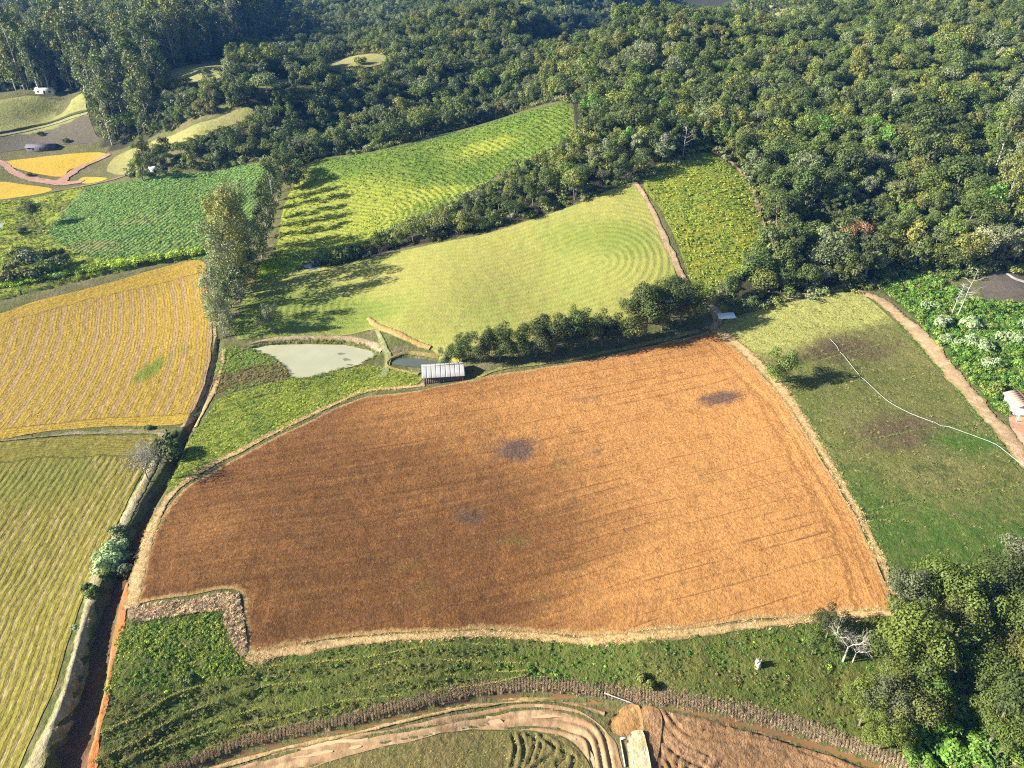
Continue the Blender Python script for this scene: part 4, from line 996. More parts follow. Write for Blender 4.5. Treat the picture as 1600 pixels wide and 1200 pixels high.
# ------------------------------------------------------------------ trees
T_DARK, T_MID, T_OLIVE, T_YEL, T_GREY, T_RUST, T_PALE, T_BRIGHT = (.046,.062,.016), (.070,.094,.019), (.098,.106,.024), (.125,.140,.028), (.088,.102,.046), (.135,.085,.040), (.145,.165,.080), (.075,.135,.020)
TINT_NAME = {T_DARK: 'dark green', T_MID: 'mid green', T_OLIVE: 'olive green', T_YEL: 'yellow-green', T_GREY: 'grey-green', T_RUST: 'rusty brown', T_PALE: 'pale green', T_BRIGHT: 'bright green'}
near = [broadleaf('near_tree', 11, 5600, .38, 'round', 11, 4.6, 20), broadleaf('near_tree', 12, 5600, .38, 'umbrella', 10, 5.0, 15), broadleaf('near_tree', 13, 6000, .38, 'full', 12, 4.4, 17), broadleaf('near_tree', 14, 4800, .38, 'cone', 12, 3.8, 14)]
midp = [broadleaf('wood_tree', 21, 2300, .60, 'full', 11, 4.5, 20), broadleaf('wood_tree', 22, 2000, .60, 'umbrella', 11, 5.2, 19), broadleaf('wood_tree', 23, 2200, .60, 'full', 13, 4.2, 15), broadleaf('wood_tree', 24, 1600, .60, 'cone', 13, 3.6, 12), broadleaf('wood_tree', 25, 2100, .60, 'round', 12, 5.0, 19), broadleaf('wood_tree', 26, 1600, .58, 'full', 9, 3.8, 11)]
euc = [eucalypt('eucalyptus', 31, 4200, .80, 34, 6.6, .06), eucalypt('eucalyptus', 32, 3900, .80, 34, 6.0, .08), eucalypt('eucalyptus', 33, 4000, .80, 34, 6.2, .05)]
eucf = [eucalypt('far_eucalyptus', 41, 1700, 1.15, 32, 5.4, .12), eucalypt('far_eucalyptus', 42, 1600, 1.15, 32, 5.0, .18), eucalypt('far_eucalyptus', 43, 1700, 1.2, 32, 5.6, .10)]
ORD = ['first', 'second', 'third', 'fourth', 'fifth', 'sixth', 'seventh', 'eighth', 'ninth', 'tenth', 'eleventh', 'twelfth', 'thirteenth', 'fourteenth', 'fifteenth', 'sixteenth', 'seventeenth', 'eighteenth', 'nineteenth', 'twentieth']
n_trees = {'tree': 0}
def jit(t, k=.14):
    t = np.array(t) * 1.15
    t = np.array(t) * rng.uniform(1 - k, 1 + k) * rng.uniform(.94, 1.06, 3); return (*t, 1.0)
def tree(name, p, x, y, s, tint, label, cat='tree', group=None, rz=None, z=None, sz=1.0, crown='crown', trunk='trunk'):
    e = empty(name, (x, y, H1(x, y) if z is None else z), rng.uniform(0, 6.28) if rz is None else rz)
    e.scale = (s, s, s * sz)
    tag(e, label, cat, group)
    obj(trunk, p.trunk, e); c = obj(crown, p.crown, e); c.color = jit(tint)
    n_trees[cat] = n_trees.get(cat, 0) + 1
    return e

# the wood at the lower right corner: crown centres, crown radius in photo points, colour, form
WOOD = [(1418,918,30,T_GREY,0,'grey-green tree at the ploughed field\'s lower right corner'),(1478,912,40,T_YEL,1,'broad yellow-green tree topping the lower right wood'),(1528,930,34,T_YEL,2,'yellow-green tree right of the broad topmost one in the wood'),(1500,965,32,T_OLIVE,0,'olive tree just below the yellow-green top of the wood'),
 (1430,985,42,T_YEL,0,'round yellow-green tree at the left rim of the lower right wood'),(1400,1015,30,T_MID,2,'mid green tree under the round yellow-green one at the wood rim'),(1446,1032,34,T_MID,0,'dense mid green tree in the middle of the lower right wood'),(1418,1062,30,T_OLIVE,1,'olive umbrella-shaped tree in the left half of the lower right wood'),
 (1362,1088,26,T_YEL,2,'bright yellow-green tree low on the left edge of the wood'),(1392,1092,30,T_GREY,0,'dull grey-green tree beside the bright yellow-green one'),(1432,1106,34,T_OLIVE,1,'spreading olive tree above the deep shadow in the wood'),(1452,1066,26,T_BRIGHT,2,'bright green tree leaning over the deep shadow'),
 (1570,905,34,T_DARK,0,'dark green tree near the right edge above the bare branches'),(1604,870,34,T_PALE,1,'pale light green tree cut by the right edge'),(1598,960,34,T_MID,0,'mid green tree cut by the right edge below the dark one'),
 (1560,1050,34,T_MID,1,'broad mid green tree on the right side of the wood'),(1596,1030,30,T_OLIVE,0,'olive tree at the right edge of the wood'),(1556,1100,26,T_MID,0,'mid green tree right of the deep shadow'),(1585,1095,34,T_DARK,3,'dark pointed tree at the right edge of the wood'),
 (1575,1150,28,T_YEL,1,'yellowish tree at the bottom right'),(1390,1135,22,T_YEL,2,'small yellow-green tree at the lower left tip of the wood'),(1412,1150,18,T_MID,0,'small mid green tree by the paddy corner'),
 (1303,962,20,T_DARK,2,'dark green tree overhanging the ploughed field, behind the bare white tree'),(1276,1000,16,T_MID,0,'mid green tree left of the bare white tree'),(1640,930,34,T_MID,1,'mid green tree just past the right edge'),(1640,1040,36,T_OLIVE,0,'olive tree just past the right edge, lower down'),(1640,1130,36,T_MID,0,'mid green tree past the bottom right corner')]
for px, py, r, t, k, lb in WOOD:
    t = tuple(np.array((.100, .125, .022) if t == T_YEL else t) * .62)
    p = near[k]; dist = 138.0
    g = ground_points([(px, py)], 5.0)[0]
    d = math.hypot(math.hypot(*g), CAM_H - H1(*g))
    s = (r * d / FPX) / p.R
    g = ground_points([(px, py)], .66 * p.H * s * 1.25)[0]
    tree('broadleaf_tree', p, g[0], g[1], s * 1.0, t, lb, 'tree', 'trees of the wood in the lower right corner', sz=1.25)
def at_base(name, p, px, py, h, tint, label, cat='tree', group=None, sw=1.0, **k):
    g = G((px, py))[0]; s = h / p.H
    return tree(name, p, g[0], g[1], s * sw, tint, label, cat, group, sz=1 / sw, **k)
# belt above the ploughed field
BELT = [(696,566,8.5,T_GREY,.9),(722,566,9.5,T_MID,1.0),(752,566,11,T_DARK,1.0),(782,563,12,T_DARK,1.0),(810,560,11,T_MID,.95),(838,557,13,T_DARK,1.0),(866,553,14,T_DARK,1.0),(893,548,14,T_DARK,1.0),(918,545,11,T_MID,.9),(940,541,11.5,T_DARK,1.0),(966,536,10,T_DARK,1.2),(985,530,14.5,T_OLIVE,1.05),(1008,524,16,T_DARK,1.0),(1035,516,16,T_DARK,1.05),(1062,508,15,T_DARK,1.05),(1086,498,13,T_MID,1.0),
 (1000,507,13,T_OLIVE,1.0),(1045,497,13,T_DARK,1.0),(905,528,11,T_MID,1.0),(850,538,10,T_DARK,1.0),(770,548,8,T_MID,1.0),(724,550,7,T_GREY,1.0)]
for i, (px, py, h, t, w) in enumerate(BELT):
    lb = ('%s tree, %s from the left in the front row above the ploughed field' % (TINT_NAME[t], ORD[i])) if i < 16 else '%s back-row tree of the belt behind its %s front tree' % (TINT_NAME[t], ORD[{16:11,17:13,18:7,19:5,20:3,21:1}[i]])
    at_base('broadleaf_tree', (near + midp)[[2,2,2,2,2,2,2,6,2,2,2,2,0,2,2,2,2,1,2,2,2,2][i]], px, py, h, tuple(np.array(t) * .7), lb, 'tree', 'trees of the belt above the ploughed field', w)
at_base('broadleaf_tree', near[2], 1212, 599, 11.0, T_MID, 'lone dark tree on the left edge of the pasture, casting a long shadow', sw=1.1)
at_base('broadleaf_tree', near[2], 426, 517, 10.5, T_GREY, 'lone grey-green tree on the shady grass behind the pond', sw=.85)
at_base('broadleaf_tree', near[0], 57, 354, 11.0, T_DARK, 'lone round dark tree on the marsh at the left edge of the tall crop', sw=.95)
at_base('bamboo_clump', near[3], 224, 284, 13.0, T_YEL, 'feathery yellow-green bamboo clump at the end of the grass ridge', 'bamboo', sw=1.0, trunk='culms', crown='foliage')
# eucalyptus row running away from the pond
EUC = [(352,526,15,T_GREY,1.5),(347,510,23,T_GREY,1.1),(369,462,36,T_OLIVE,1.0),(357,482,33,T_GREY,1.0),(377,446,37,T_OLIVE,1.0),(366,438,34,T_OLIVE,1.0),(383,430,36,T_GREY,1.0),(372,420,33,T_OLIVE,1.0),(388,414,33,T_GREY,.95),(380,404,30,T_OLIVE,.95)]
for i, (px, py, h, t, w) in enumerate(EUC):
    at_base('eucalyptus_tree', euc[i % 3], px, py, h * .86, tuple(np.array(t) * 1.25), 'tall eucalyptus, %s from the pond in the row along the shaded slope' % ORD[i], 'eucalyptus', 'eucalyptus row by the pond', w)
for i, (px, py, h, t) in enumerate([(340,500,9,T_GREY),(352,488,12,T_DARK),(360,470,11,T_MID),(372,455,12,T_DARK),(383,440,11,T_OLIVE),(392,425,10,T_MID)]):
    at_base('broadleaf_tree', midp[(0, 2, 4)[i % 3]], px, py, h, t, '%s low tree, %s from the pond under the tall eucalyptus row' % (TINT_NAME[t], ORD[i]), 'tree', 'low trees under the eucalyptus row', .8)
ROW2 = [(410,404,15),(415,388,16),(419,372,18),(422,357,19),(426,343,18),(430,328,19),(434,314,17),(438,300,16),(455,298,13),(468,290,12),(446,282,13),(442,262,13)]
for i, (px, py, h) in enumerate(ROW2):
    at_base('eucalyptus_tree' if i < 8 else 'broadleaf_tree', eucf[i % 3] if i < 8 else midp[i % 3], px, py, h, T_DARK if i % 3 else T_MID, ('slim dark tree, %s from the near end of the dividing row' % ORD[i]) if i < 8 else 'round dark tree, %s in the cluster at the far end of the dividing row' % ORD[i - 8], 'eucalyptus' if i < 8 else 'tree', 'trees dividing the two green fields', .95)

# forest on the hills
def wpt(*p): return [tuple(q) for q in G(*p)]
EDGE = wpt((-60,150),(60,144),(128,141),(139,165),(152,205),(165,232),(200,222),(280,202),(330,183),(386,163),(398,188),(345,206),(295,226),(245,242),(208,258),(215,276),(260,272),(330,262),(428,250),(468,256),(512,243),(600,231),(700,207),(790,181),(870,158),(896,162),(902,205),(884,228),(842,246),(790,268),(752,296),(704,326),(642,351),(592,371),(556,392),(562,404),(640,386),(740,366),(820,343),(900,316),(990,282),(1050,258),(1095,235),(1120,236),(1166,272),(1190,320),(1206,372),(1176,412),(1140,446),(1135,478),(1180,481),(1250,464),(1330,451),(1374,448),(1420,420),(1480,436),(1530,430),(1560,420),(1600,424))
FOREST = np.array(EDGE + [(215,190),(330,150),(420,300),(520,520),(420,760),(150,1010),(-200,1100),(-700,1150),(-760,800),(-420,455)])
sp = 5.7
gx_, gy_ = np.meshgrid(np.arange(-760, 520, sp), np.arange(180, 1150, sp * .88))
gx_[1::2] += sp / 2
q = np.stack([gx_.ravel(), gy_.ravel()], -1) + rng.uniform(-.38, .38, (gx_.size, 2)) * sp
q = q[inside(FOREST, q[:, 0], q[:, 1])]
keep = np.ones(len(q), bool)
for f in open_fields:
    keep &= ~inside(f, q[:, 0], q[:, 1])
    lo, hi = f.min(0) - 4, f.max(0) + 4
    m = keep & (q[:, 0] > lo[0]) & (q[:, 0] < hi[0]) & (q[:, 1] > lo[1]) & (q[:, 1] < hi[1])
    if m.any():
        d = line_dist(f, q[m, 0], q[m, 1], closed=True)[0]; kk = np.nonzero(m)[0]; keep[kk[d < 2.6]] = False
for ln in (((1112,237),(1140,252),(1164,276),(1178,300),(1184,330),(1200,372)), ((991,283),(1012,318),(1040,378),(1064,430),(1078,455),(1096,470),(1115,484))):
    m = (q[:, 1] < 330) & keep
    d = line_dist(G(*ln), q[m, 0], q[m, 1])[0]; keep[np.nonzero(m)[0][d < 3.5]] = False
q = q[keep]
qz = height(q[:, 0], q[:, 1])
# photo position of each crown
def project(x, y, z):
    dz = z - CAM_H; f = y * cP - dz * sP; u = y * sP + dz * cP
    return 800 + FPX * x / f, 600 - FPX * u / f, f
u_, v_, f_ = project(q[:, 0], q[:, 1], qz + 8)
vis = (u_ > -250) & (u_ < 1850) & (v_ > -160)
q, qz, u_, v_, f_ = q[vis], qz[vis], u_[vis], v_[vis], f_[vis]
N_ = len(q)
# tall plantation at the upper left, a grove on the right slope
def zone_px(poly, u=None, v=None): return inside(np.array(poly, float), u_, v_)
e_zone = zone_px([(-300,-200),(450,-200),(420,25),(370,60),(300,85),(245,125),(235,160),(225,205),(140,218),(128,140),(-300,135)])
e_right = zone_px([(1560,150),(1900,120),(1900,320),(1530,300)])
is_euc = (e_zone & (rng.random(N_) < .55)) | (e_right & (rng.random(N_) < .5))
drop0 = e_zone & ~is_euc & (rng.random(N_) < .25)
drop = drop0
patch = vnoise(q[:, 0], q[:, 1], 28, 3)
right_hill = (q[:, 0] > np.interp(q[:, 1], [180, 420, 640, 900], [-60, 10, 95, 200]))
tints = [T_DARK, T_MID, T_OLIVE, T_YEL, T_GREY, T_RUST, T_PALE, T_BRIGHT]
def pick_tint(i):
    if is_euc[i]: w = [.1, .2, .2, 0, .5, 0, 0, 0]
    elif right_hill[i]: w = [.36, .32, .15, .03, .11, .003, .022, .02]
    else: w = [.40, .28, .10, .008, .20, .003, .008, .005]
    w = np.array(w) * np.array([1 + 1.5 * (patch[i] < .42), 1, 1 + (patch[i] > .55), 1 + 1.2 * (patch[i] > .6), 1, 1, 1, 1])
    return int(rng.choice(8, p=w / w.sum()))
ti = np.array([pick_tint(i) for i in range(N_)])
size = rng.uniform(.58, 1.04, N_) * (1 + .38 * (rng.random(N_) < .10))
size = np.where(right_hill & (f_ < 300), size * 1.04, size)
kind = rng.integers(0, len(midp), N_)
belt2 = zone_px([(540,420),(560,360),(700,290),(800,235),(900,205),(1010,215),(1060,250),(990,300),(800,370),(640,420)])
size = np.where(belt2, size * np.where(u_ < 820, .74, .85), size)
# the photograph shows these openings clear: trees before them stay low
CLEAR_PX = [np.array(p, float) for p in ([(168,268),(178,247),(220,227),(280,207),(330,188),(388,168),(392,186),(340,202),(290,221),(240,236),(205,250),(200,272)], [(252,128),(272,108),(350,93),(358,108),(310,128),(262,130)],
 [(398,137),(448,124),(460,130),(420,141)], [(503,104),(540,90),(598,86),(608,96),(560,108),(520,110)], [(1160,10),(1200,6),(1248,16),(1212,24)], [(-70,162),(0,156),(60,150),(128,146),(135,168),(147,205),(155,222),(100,226),(40,233),(-70,238)],
 [(432,395),(442,330),(458,292),(480,266),(510,248),(600,235),(700,211),(790,185),(870,163),(892,165),(896,200),(880,222),(840,242),(790,264),(750,292),(700,322),(640,347),(590,367),(555,392),(500,408),(455,412)],
 [(1006,286),(1050,262),(1095,240),(1120,244),(1160,276),(1184,320),(1198,368),(1170,410),(1135,440),(1105,465),(1083,450),(1066,400),(1036,335)])]
hide = np.zeros(N_, bool)
for k_ in range(3):
    hk = np.where(is_euc, 30.0, 12.0) * size * (.25, .6, .92)[k_]
    a_, b_, _f = project(q[:, 0], q[:, 1], qz + hk)
    for ci_, c_ in enumerate(CLEAR_PX):
        m_ = inside(c_, a_, b_)
        soft = ci_ in (0, 6)
        if (k_ == 1) or not soft: hide |= m_
        elif k_ == 2: size = np.where(m_, size * (.9 if soft else .72), size)
drop = drop | hide
show = size * 9.0 * FPX / f_ * ((u_ > -5) & (u_ < 1605) & (v_ > -5) & (v_ < 600)) * np.where(drop, 0, 1)
# hidden behind a ridge: does the sight line to the crown meet the land first?
tt = np.linspace(.25, .97, 60)[None]
blk = np.zeros(N_, bool)
for i in range(0, N_, 2000):
    s_ = slice(i, i + 2000)
    X = q[s_, 0:1] * tt; Y = q[s_, 1:2] * tt; Z = CAM_H + (qz[s_, None] + 10 - CAM_H) * tt
    blk[s_] = (base_height(X, Y) + 1 > Z).any(1)
show = np.where(blk, 0, show)
def where_label(i):
    x, y = u_[i], v_[i]
    if is_euc[i]:
        if e_right[i]: return 'in the thin-trunked grove at the right edge of the hillside', 'eucalyptus grove on the right hillside'
        return (('in the clump above the far yellow field' if y > 95 and x > 120 else 'in the far plantation ' + ('behind the pasture end' if x < 50 else 'behind the farmhouse' if x < 130 else 'above the near clump' if x < 260 else 'toward the far valley')) + (', front rank' if y > 90 else ', middle rank' if y > 45 else ', back rank')), 'eucalyptus trees of the upper left plantation'
    if right_hill[i]:
        if y > 400: return 'at the forest edge above the pasture', 'forest trees along the pasture'
        if x < 1010 and y > 225: return 'in the belt behind the hay slope, ' + ('thin end' if x < 680 else 'middle' if x < 850 else 'wide end'), 'trees of the belt behind the hay slope'
        if x < 1300 and y > 230: return 'in the forest beside the bushy crop', 'forest trees beside the bushy crop'
        if y > 270: return 'low on the forest hillside ' + ('above the dead trees' if x > 1400 else 'above the rusty flat-topped tree' if x > 1290 else 'above the pasture corner'), 'forest trees low on the right hillside'
        return ('high on the right forest hillside' if y < 90 else 'midway up the right forest hillside' if y < 190 else 'on the lower right forest hillside') + (' toward its crest' if x < 1150 else ' toward the grove' if x > 1420 else ''), 'forest trees on the right hillside'
    if y > 225 and x < 440: return 'in the wood above the tall crop', 'trees of the wood above the tall crop'
    if x < 430: return 'in the wood round the grass ridge', 'trees of the wood round the grass ridge'
    if y > 150: return 'in the wood along the top of the green slope', 'trees along the top of the green slope'
    return 'in the far valley forest', 'forest trees of the far valley'
order = np.argsort(-show)
n_ind = 298 - n_trees['tree'] - 6
b_ind = [i for i in order if not is_euc[i] and show[i] > 0][:n_ind]
e_ind = [i for i in order if is_euc[i] and show[i] > 0][:110]
single = np.zeros(N_, bool); single[b_ind] = True; single[e_ind] = True
for i in b_ind:
    w, g = where_label(i); t = tints[ti[i]]
    tree('broadleaf_tree', midp[kind[i]], q[i, 0], q[i, 1], size[i], t, '%s %s tree %s' % (('small ' if size[i] < .75 else 'large ' if size[i] > 1.08 else '') + ('full-crowned', 'flat-topped', 'slender', 'pointed', 'broad round', 'bushy')[kind[i]], TINT_NAME[t], w), 'tree', g, z=qz[i])
for i in e_ind:
    w, g = where_label(i); t = tints[ti[i]]
    tree('eucalyptus_tree', eucf[i % 3], q[i, 0], q[i, 1], size[i] * (.62 if e_right[i] else .98), t, '%s %s eucalyptus %s' % ('shorter' if size[i] < .75 else 'very tall' if size[i] > 1.02 else 'tall', TINT_NAME[t], w), 'eucalyptus', g, z=qz[i])
rest = np.nonzero(~single & ~drop)[0]
src = [joined(p, 'mass_tree') for p in midp] + [joined(p, 'mass_eucalyptus', BARK_PALE) for p in eucf]
idx = np.where(is_euc[rest], len(midp) + rest % 3, kind[rest])
sc = np.where(is_euc[rest], np.where(e_right[rest], .62, .98), 1.0) * size[rest]
tc = 1.15 * np.array(tints)[ti[rest]] * rng.uniform(.85, 1.15, (len(rest), 1)) * rng.uniform(.94, 1.06, (len(rest), 3))
scatter('forest', np.column_stack([q[rest], qz[rest]]), idx, rng.uniform(0, 6.28, len(rest)), sc, tc, src, 'dense mixed forest covering the hills and the far valley', 'forest')
print('forest trees', N_, 'single', len(b_ind), len(e_ind))

# leafless and dead trees
bt = bare('bare_tree', 51, 9.0, .55, BARK_PALE, 4, 3); bt2 = bare('bare_tree', 52, 8.0, .7, BARK_GREY, 4, 3); bt3 = bare('bare_tree', 53, 9.0, .75, BARK_GREY, 5, 3)
at_base('bare_tree', bt, 1317, 1033, 11.0, T_GREY, 'leafless white-barked tree on the weedy slope by the lower right wood', 'dead tree', crown='branches')
at_base('bare_tree', bt, 1332, 1035, 7.5, T_GREY, 'smaller leafless white stem right beside the big leafless tree', 'dead tree', crown='branches')
gt = at_base('bare_tree', bt3, 233, 753, 11.0, T_GREY, 'grey nearly leafless spreading tree on the bank of the deep ditch', 'dead tree', sw=1.1, crown='branches')
tw = obj('twigs', broadleaf('sparse_tree', 55, 1700, .24, 'round', 9, 3.9, 22).crown, gt); tw.color = (.11, .105, .085, 1)
def snag(px, py, h, seed, label, lean=(0, 0)):
    rg = np.random.default_rng(seed); g = G((px, py))[0]; e = empty('dead_tree', (g[0], g[1], H1(*g))); tag(e, label, 'dead tree')
    mb = MB(); P = np.column_stack([np.linspace(0, lean[0], 6) + rg.normal(0, .1, 6), np.linspace(0, lean[1], 6) + rg.normal(0, .1, 6), np.linspace(-.5, h, 6)])
    mb.tube(P, np.linspace(.19, .05, 6), 6); obj('trunk', mb.mesh('snag_trunk', BARK_GREY, True), e)
    br = MB()
    for k in range(15):
        t = rg.uniform(.35, .98); o = np.array([np.interp(t, np.linspace(0, 1, 6), P[:, j]) for j in range(3)]); a = rg.uniform(0, 6.28); L = h * rg.uniform(.20, .44) * (1.2 - t)
        d = np.array([math.cos(a), math.sin(a), rg.uniform(.1, .7)]) * L; br.tube([o, o + d * .5 + [0, 0, -.05 * L], o + d], [.09, .06, .025], 4, cap=False)
        for m in range(3):
            b = o + d * rg.uniform(.4, .9); dd = unit(d + rg.normal(0, L * .5, 3)) * L * .45; br.tube([b, b + dd], [.045, .018], 3, cap=False)
    obj('branches', br.mesh('snag_branches', BARK_GREY, True), e)
snag(1494, 497, 14.5, 1, 'tall dead grey tree with bare side branches in the lush scrub', (1.5, .5))
snag(1487, 492, 9.5, 2, 'thin dead stem just left of the tall dead tree in the scrub', (.4, 0))
snag(1421, 418, 9.0, 3, 'pale dead stump-topped tree at the forest edge left of the clearing', (1.0, .2))
snag(1034, 258, 12, 4, 'slim pale dead trunk at the top of the bushy crop, left one'); snag(1067, 247, 12, 5, 'slim pale dead trunk at the top of the bushy crop, right one')
for px, py, r, h, t, lb in ((1345,402,1,8.5,T_RUST,'bare grey-brown tree at the forest edge above the pasture'),(1545,1020,1,9,T_GREY,'bare grey-branched tree in the right half of the lower right wood'),(1418,1128,1,7,T_GREY,'bare crooked tree at the rim of the deep shadow in the wood')):
    at_base('bare_tree', bt2, px, py, h, t, lb, 'dead tree', crown='branches')
g = ground_points([(1342, 352)], 8)[0]; tree('broadleaf_tree', near[1], g[0], g[1], 1.0, (.20,.10,.05), 'rusty brown flat-topped tree in the forest above the pasture', 'tree')
g = ground_points([(1312, 372)], 7)[0]; tree('broadleaf_tree', near[1], g[0], g[1], .8, (.22,.13,.075), 'smaller rusty pinkish tree left of the rusty flat-topped one', 'tree')

# ------------------------------------------------------------------ bushes
bush = [bush_mesh('bush', 61, 900, .42, 2.0, 2.3, 9), bush_mesh('bush', 62, 800, .40, 1.7, 2.6, 8), bush_mesh('bush', 63, 900, .44, 2.4, 2.0, 10)]
SILV, LIME = (.150,.195,.095), (.17,.22,.035)
def put_bush(px, py, r, tint, label, group=None, k=0, h=1.0):
    g = G((px, py))[0]; p = bush[k % 3]; s = r / p.R
    return tree('bush', p, g[0], g[1], s, tint, label, 'bush', group, sz=h, crown='foliage', trunk='stems')
SB = [(1452,484,2.6,'highest silver bush in the lush scrub, near the sandy track'),(1470,512,3.2,'silver bush left of the foot of the tall dead tree'),(1482,534,2.6,'silver bush below the dead tree, beside the sandy track'),(1518,512,3.2,'silver bush right of the tall dead tree'),(1526,546,3.4,'large silver bush in the middle of the lush scrub'),(1553,574,3.0,'silver bush above the small house'),(1572,534,2.8,'silver bush high at the right side of the scrub'),(1594,540,3.0,'silver bush cut by the right edge of the scrub'),(1500,540,2.2,'small silver bush between two larger ones by the track'),(1600,515,2.8,'silver bush at the right edge under the clearing')]
for i, (px, py, r, lb) in enumerate(SB): put_bush(px, py, r, SILV, lb, 'silver bushes in the lush scrub', i, .9)
for i, (px, py, r, t, lb, h) in enumerate([(262,716,3.6,T_DARK,'dark bush in the ditch beside the grey leafless tree',1.2),(270,688,1.9,T_DARK,'dark bush at the ditch bend below the field balk',1.0),(232,668,1.2,T_MID,'small green bush at the right end of the field balk',.9),(166,884,3.6,SILV,'large silver-green bush on the ditch bank',.9),(194,880,3.0,T_GREY,'grey-green bush hanging over the ditch, right of the silver one',.9),
 (180,838,2.6,T_GREY,'upper grey-green bush on the ditch bank',.8),(184,858,2.2,SILV,'middle small bush on the ditch bank',.7),(143,930,2.1,T_MID,'lone mid green bush on the bank below the silver-green one',.9),(116,985,1.2,SILV,'lowest small pale bush on the ditch bank',.6),(310,645,1.1,T_DARK,'small dark bush beside the narrow ditch',1.0),
 (36,366,2.8,T_DARK,'low dark bush below the lone round marsh tree',.8),(283,396,2.2,T_MID,'small round bush at the right end of the lime hedge',1.1),(45,275,2.0,T_MID,'small bush by the far farm road',.8),(64,212,2.0,T_MID,'small dark bush on the hill pasture, left one',1.0),(104,222,2.2,T_MID,'small dark bush on the hill pasture, right one',1.3),(563,100,3.6,T_OLIVE,'round bush in the yellow far forest clearing',1.1),(320,115,2.4,T_MID,'round bush in the grass clearing behind the eucalyptus stand',1.0),
 (332,934,.7,T_DARK,'small dark bush on the dead grass corner',.9),(291,1066,1.2,T_MID,'small rounded bush on the bright weedy slope',.9),(1006,1070,1.7,T_OLIVE,'rounded olive bush just above the stream by the causeway',.9),(1560,612,2.4,T_MID,'green bush left of the small house',1.1),(1150,490,2.6,T_DARK,'dark bush right behind the white-roofed shelter',1.0),(1172,478,3.0,T_DARK,'rounded dark bush at the left end of the forest edge',1.1)]):
    put_bush(px, py, r, t, lb, None, i, h)
for i, (px, py, r, t) in enumerate([(30,440,3.6,T_OLIVE),(55,436,3.4,T_GREY),(78,430,3.6,T_MID),(96,418,3.4,T_DARK),(20,425,3.2,T_OLIVE),(45,415,3.6,T_GREY),(70,408,3.0,T_DARK),(92,400,2.8,T_DARK),(28,402,3.0,T_YEL),(8,442,2.8,T_OLIVE)]):
    at_base('broadleaf_tree' if 0 else 'bush', bush[i % 3], px, py, r * 1.5, t, '%s bush, %s from the left in the marsh thicket' % (TINT_NAME[t], ORD[[1,4,7,9,2,5,6,8,3,0][i]]), 'bush', 'bushes of the marsh thicket', crown='foliage', trunk='stems')
for i, (px, py, h, t) in enumerate([(498,412,3,T_GREY),(512,410,3.5,T_MID),(526,408,4,T_DARK),(541,406,5,T_MID),(553,404,6,T_DARK)]):
    at_base('bush', bush[i % 3], px, py, h, t, '%s shrub, %s from the left at the thin tip of the tree belt' % (TINT_NAME[t], ORD[i]), 'bush', 'shrubs at the end of the belt', crown='foliage', trunk='stems')
for i, (px, py, r) in enumerate([(1452,1172,3.2),(1480,1160,3.2),(1500,1188,3.0),(1540,1182,2.8),(1436,1194,2.6),(1520,1166,2.6)]):
    put_bush(px, py, r, T_BRIGHT, 'bright green bush, %s from the left at the foot of the lower right wood' % ORD[[1,2,3,5,0,4][i]], 'bright bushes below the wood', i, .8)

# ------------------------------------------------------------------ ground cover (nobody could count it)
grass_p = [tuft('grass', s, 22, .36, .055, 1.1, .36) for s in (1, 2, 3)]
tall_p = [tuft('reed', s, 40, .85, .04, .28, .55) for s in (4, 5, 6)]
weed_p = [clump('weed', s, 70, .19, .60, .38) for s in (7, 8, 9, 10)]
crop_p = [clump('crop', s, 36, .42, .80, .65) for s in (11, 12, 13)]
scrub_p = [clump('scrub', s, 120, .42, 1.5, 1.2) for s in (14, 15, 16)]
def thin(q, p):  # keep with probability p (array)
    return q[rng.random(len(q)) < p]
q = fill(F_SLOPE, 3.4); q = thin(q, .35 + .65 * vnoise(q[:, 0], q[:, 1], 5, 2))
tb = G((190,978),(340,955),(372,1024),(500,1014),(740,996),(830,998),(930,1008),(1100,992),(1290,972),(1400,965))
lb_ = G((186,990),(240,972),(338,960),(356,990),(370,1026),(395,1042),(330,1070),(250,1084),(166,1090))
def slope_tint(x, y):
    d = line_dist(tb, x, y)[0]; c = G((900,1030))[0]
    lush = inside(lb_, x, y) | (blob(x, y, (870,1035), 12, 6) + blob(x, y, (1250,1010), 22, 5) > .45)
    r = rng.random(len(x))
    return np.where(lush, np.where(r < .03, 0, 1), np.where(d < 2.2, np.where(r < .7, 1, 2), np.where(vnoise(x, y, 6, 2) + .25 * (r - .5) > .5, np.where(r < .5, 3, np.where(r < .8, 2, 4)), np.where(r < .6, 2, np.where(r < .85, 1, 3)))))
tuft_cover('slope_weeds', q, weed_p + grass_p, [(.19,.25,.022),(.06,.11,.016),(.065,.075,.018),(.105,.100,.024),(.13,.105,.045)], (.40, .95), 'leafy weeds covering the slope below the ploughed field', tint_fn=slope_tint)
q = fill(lb_, 6.0); q = thin(q, np.clip(1.7 - line_dist(tb, q[:, 0], q[:, 1])[0] / 7.0 + 1.2 * (vnoise(q[:, 0], q[:, 1], 4, 2) - .5), 0, 1)); tuft_cover('lush_slope_grass', q, grass_p + weed_p, [(.13,.165,.020),(.095,.13,.016),(.165,.185,.026),(.065,.095,.015)], (.55, 1.0), 'bright lush grass in the lower left corner of the slope')
q = np.concatenate([l + rng.normal(0, .10, l.shape) for l in [smooth_line(t, .09) for t in terr_lines]])
tuft_cover('terrace_grass', q, grass_p, [(.22,.21,.05),(.26,.24,.07)], (.18, .36), 'pale grass along the thin cattle terraces', zoff=.30)
q = along(G((250,1212),(300,1188),(370,1162),(450,1143),(560,1119),(660,1093),(740,1077),(830,1069),(920,1076),(1000,1088),(1060,1091),(1150,1108),(1250,1135),(1330,1162),(1440,1206)), [1.4,1.4,1.5,1.8,1.6,2.0,2.4,2.0,1.8], 80)
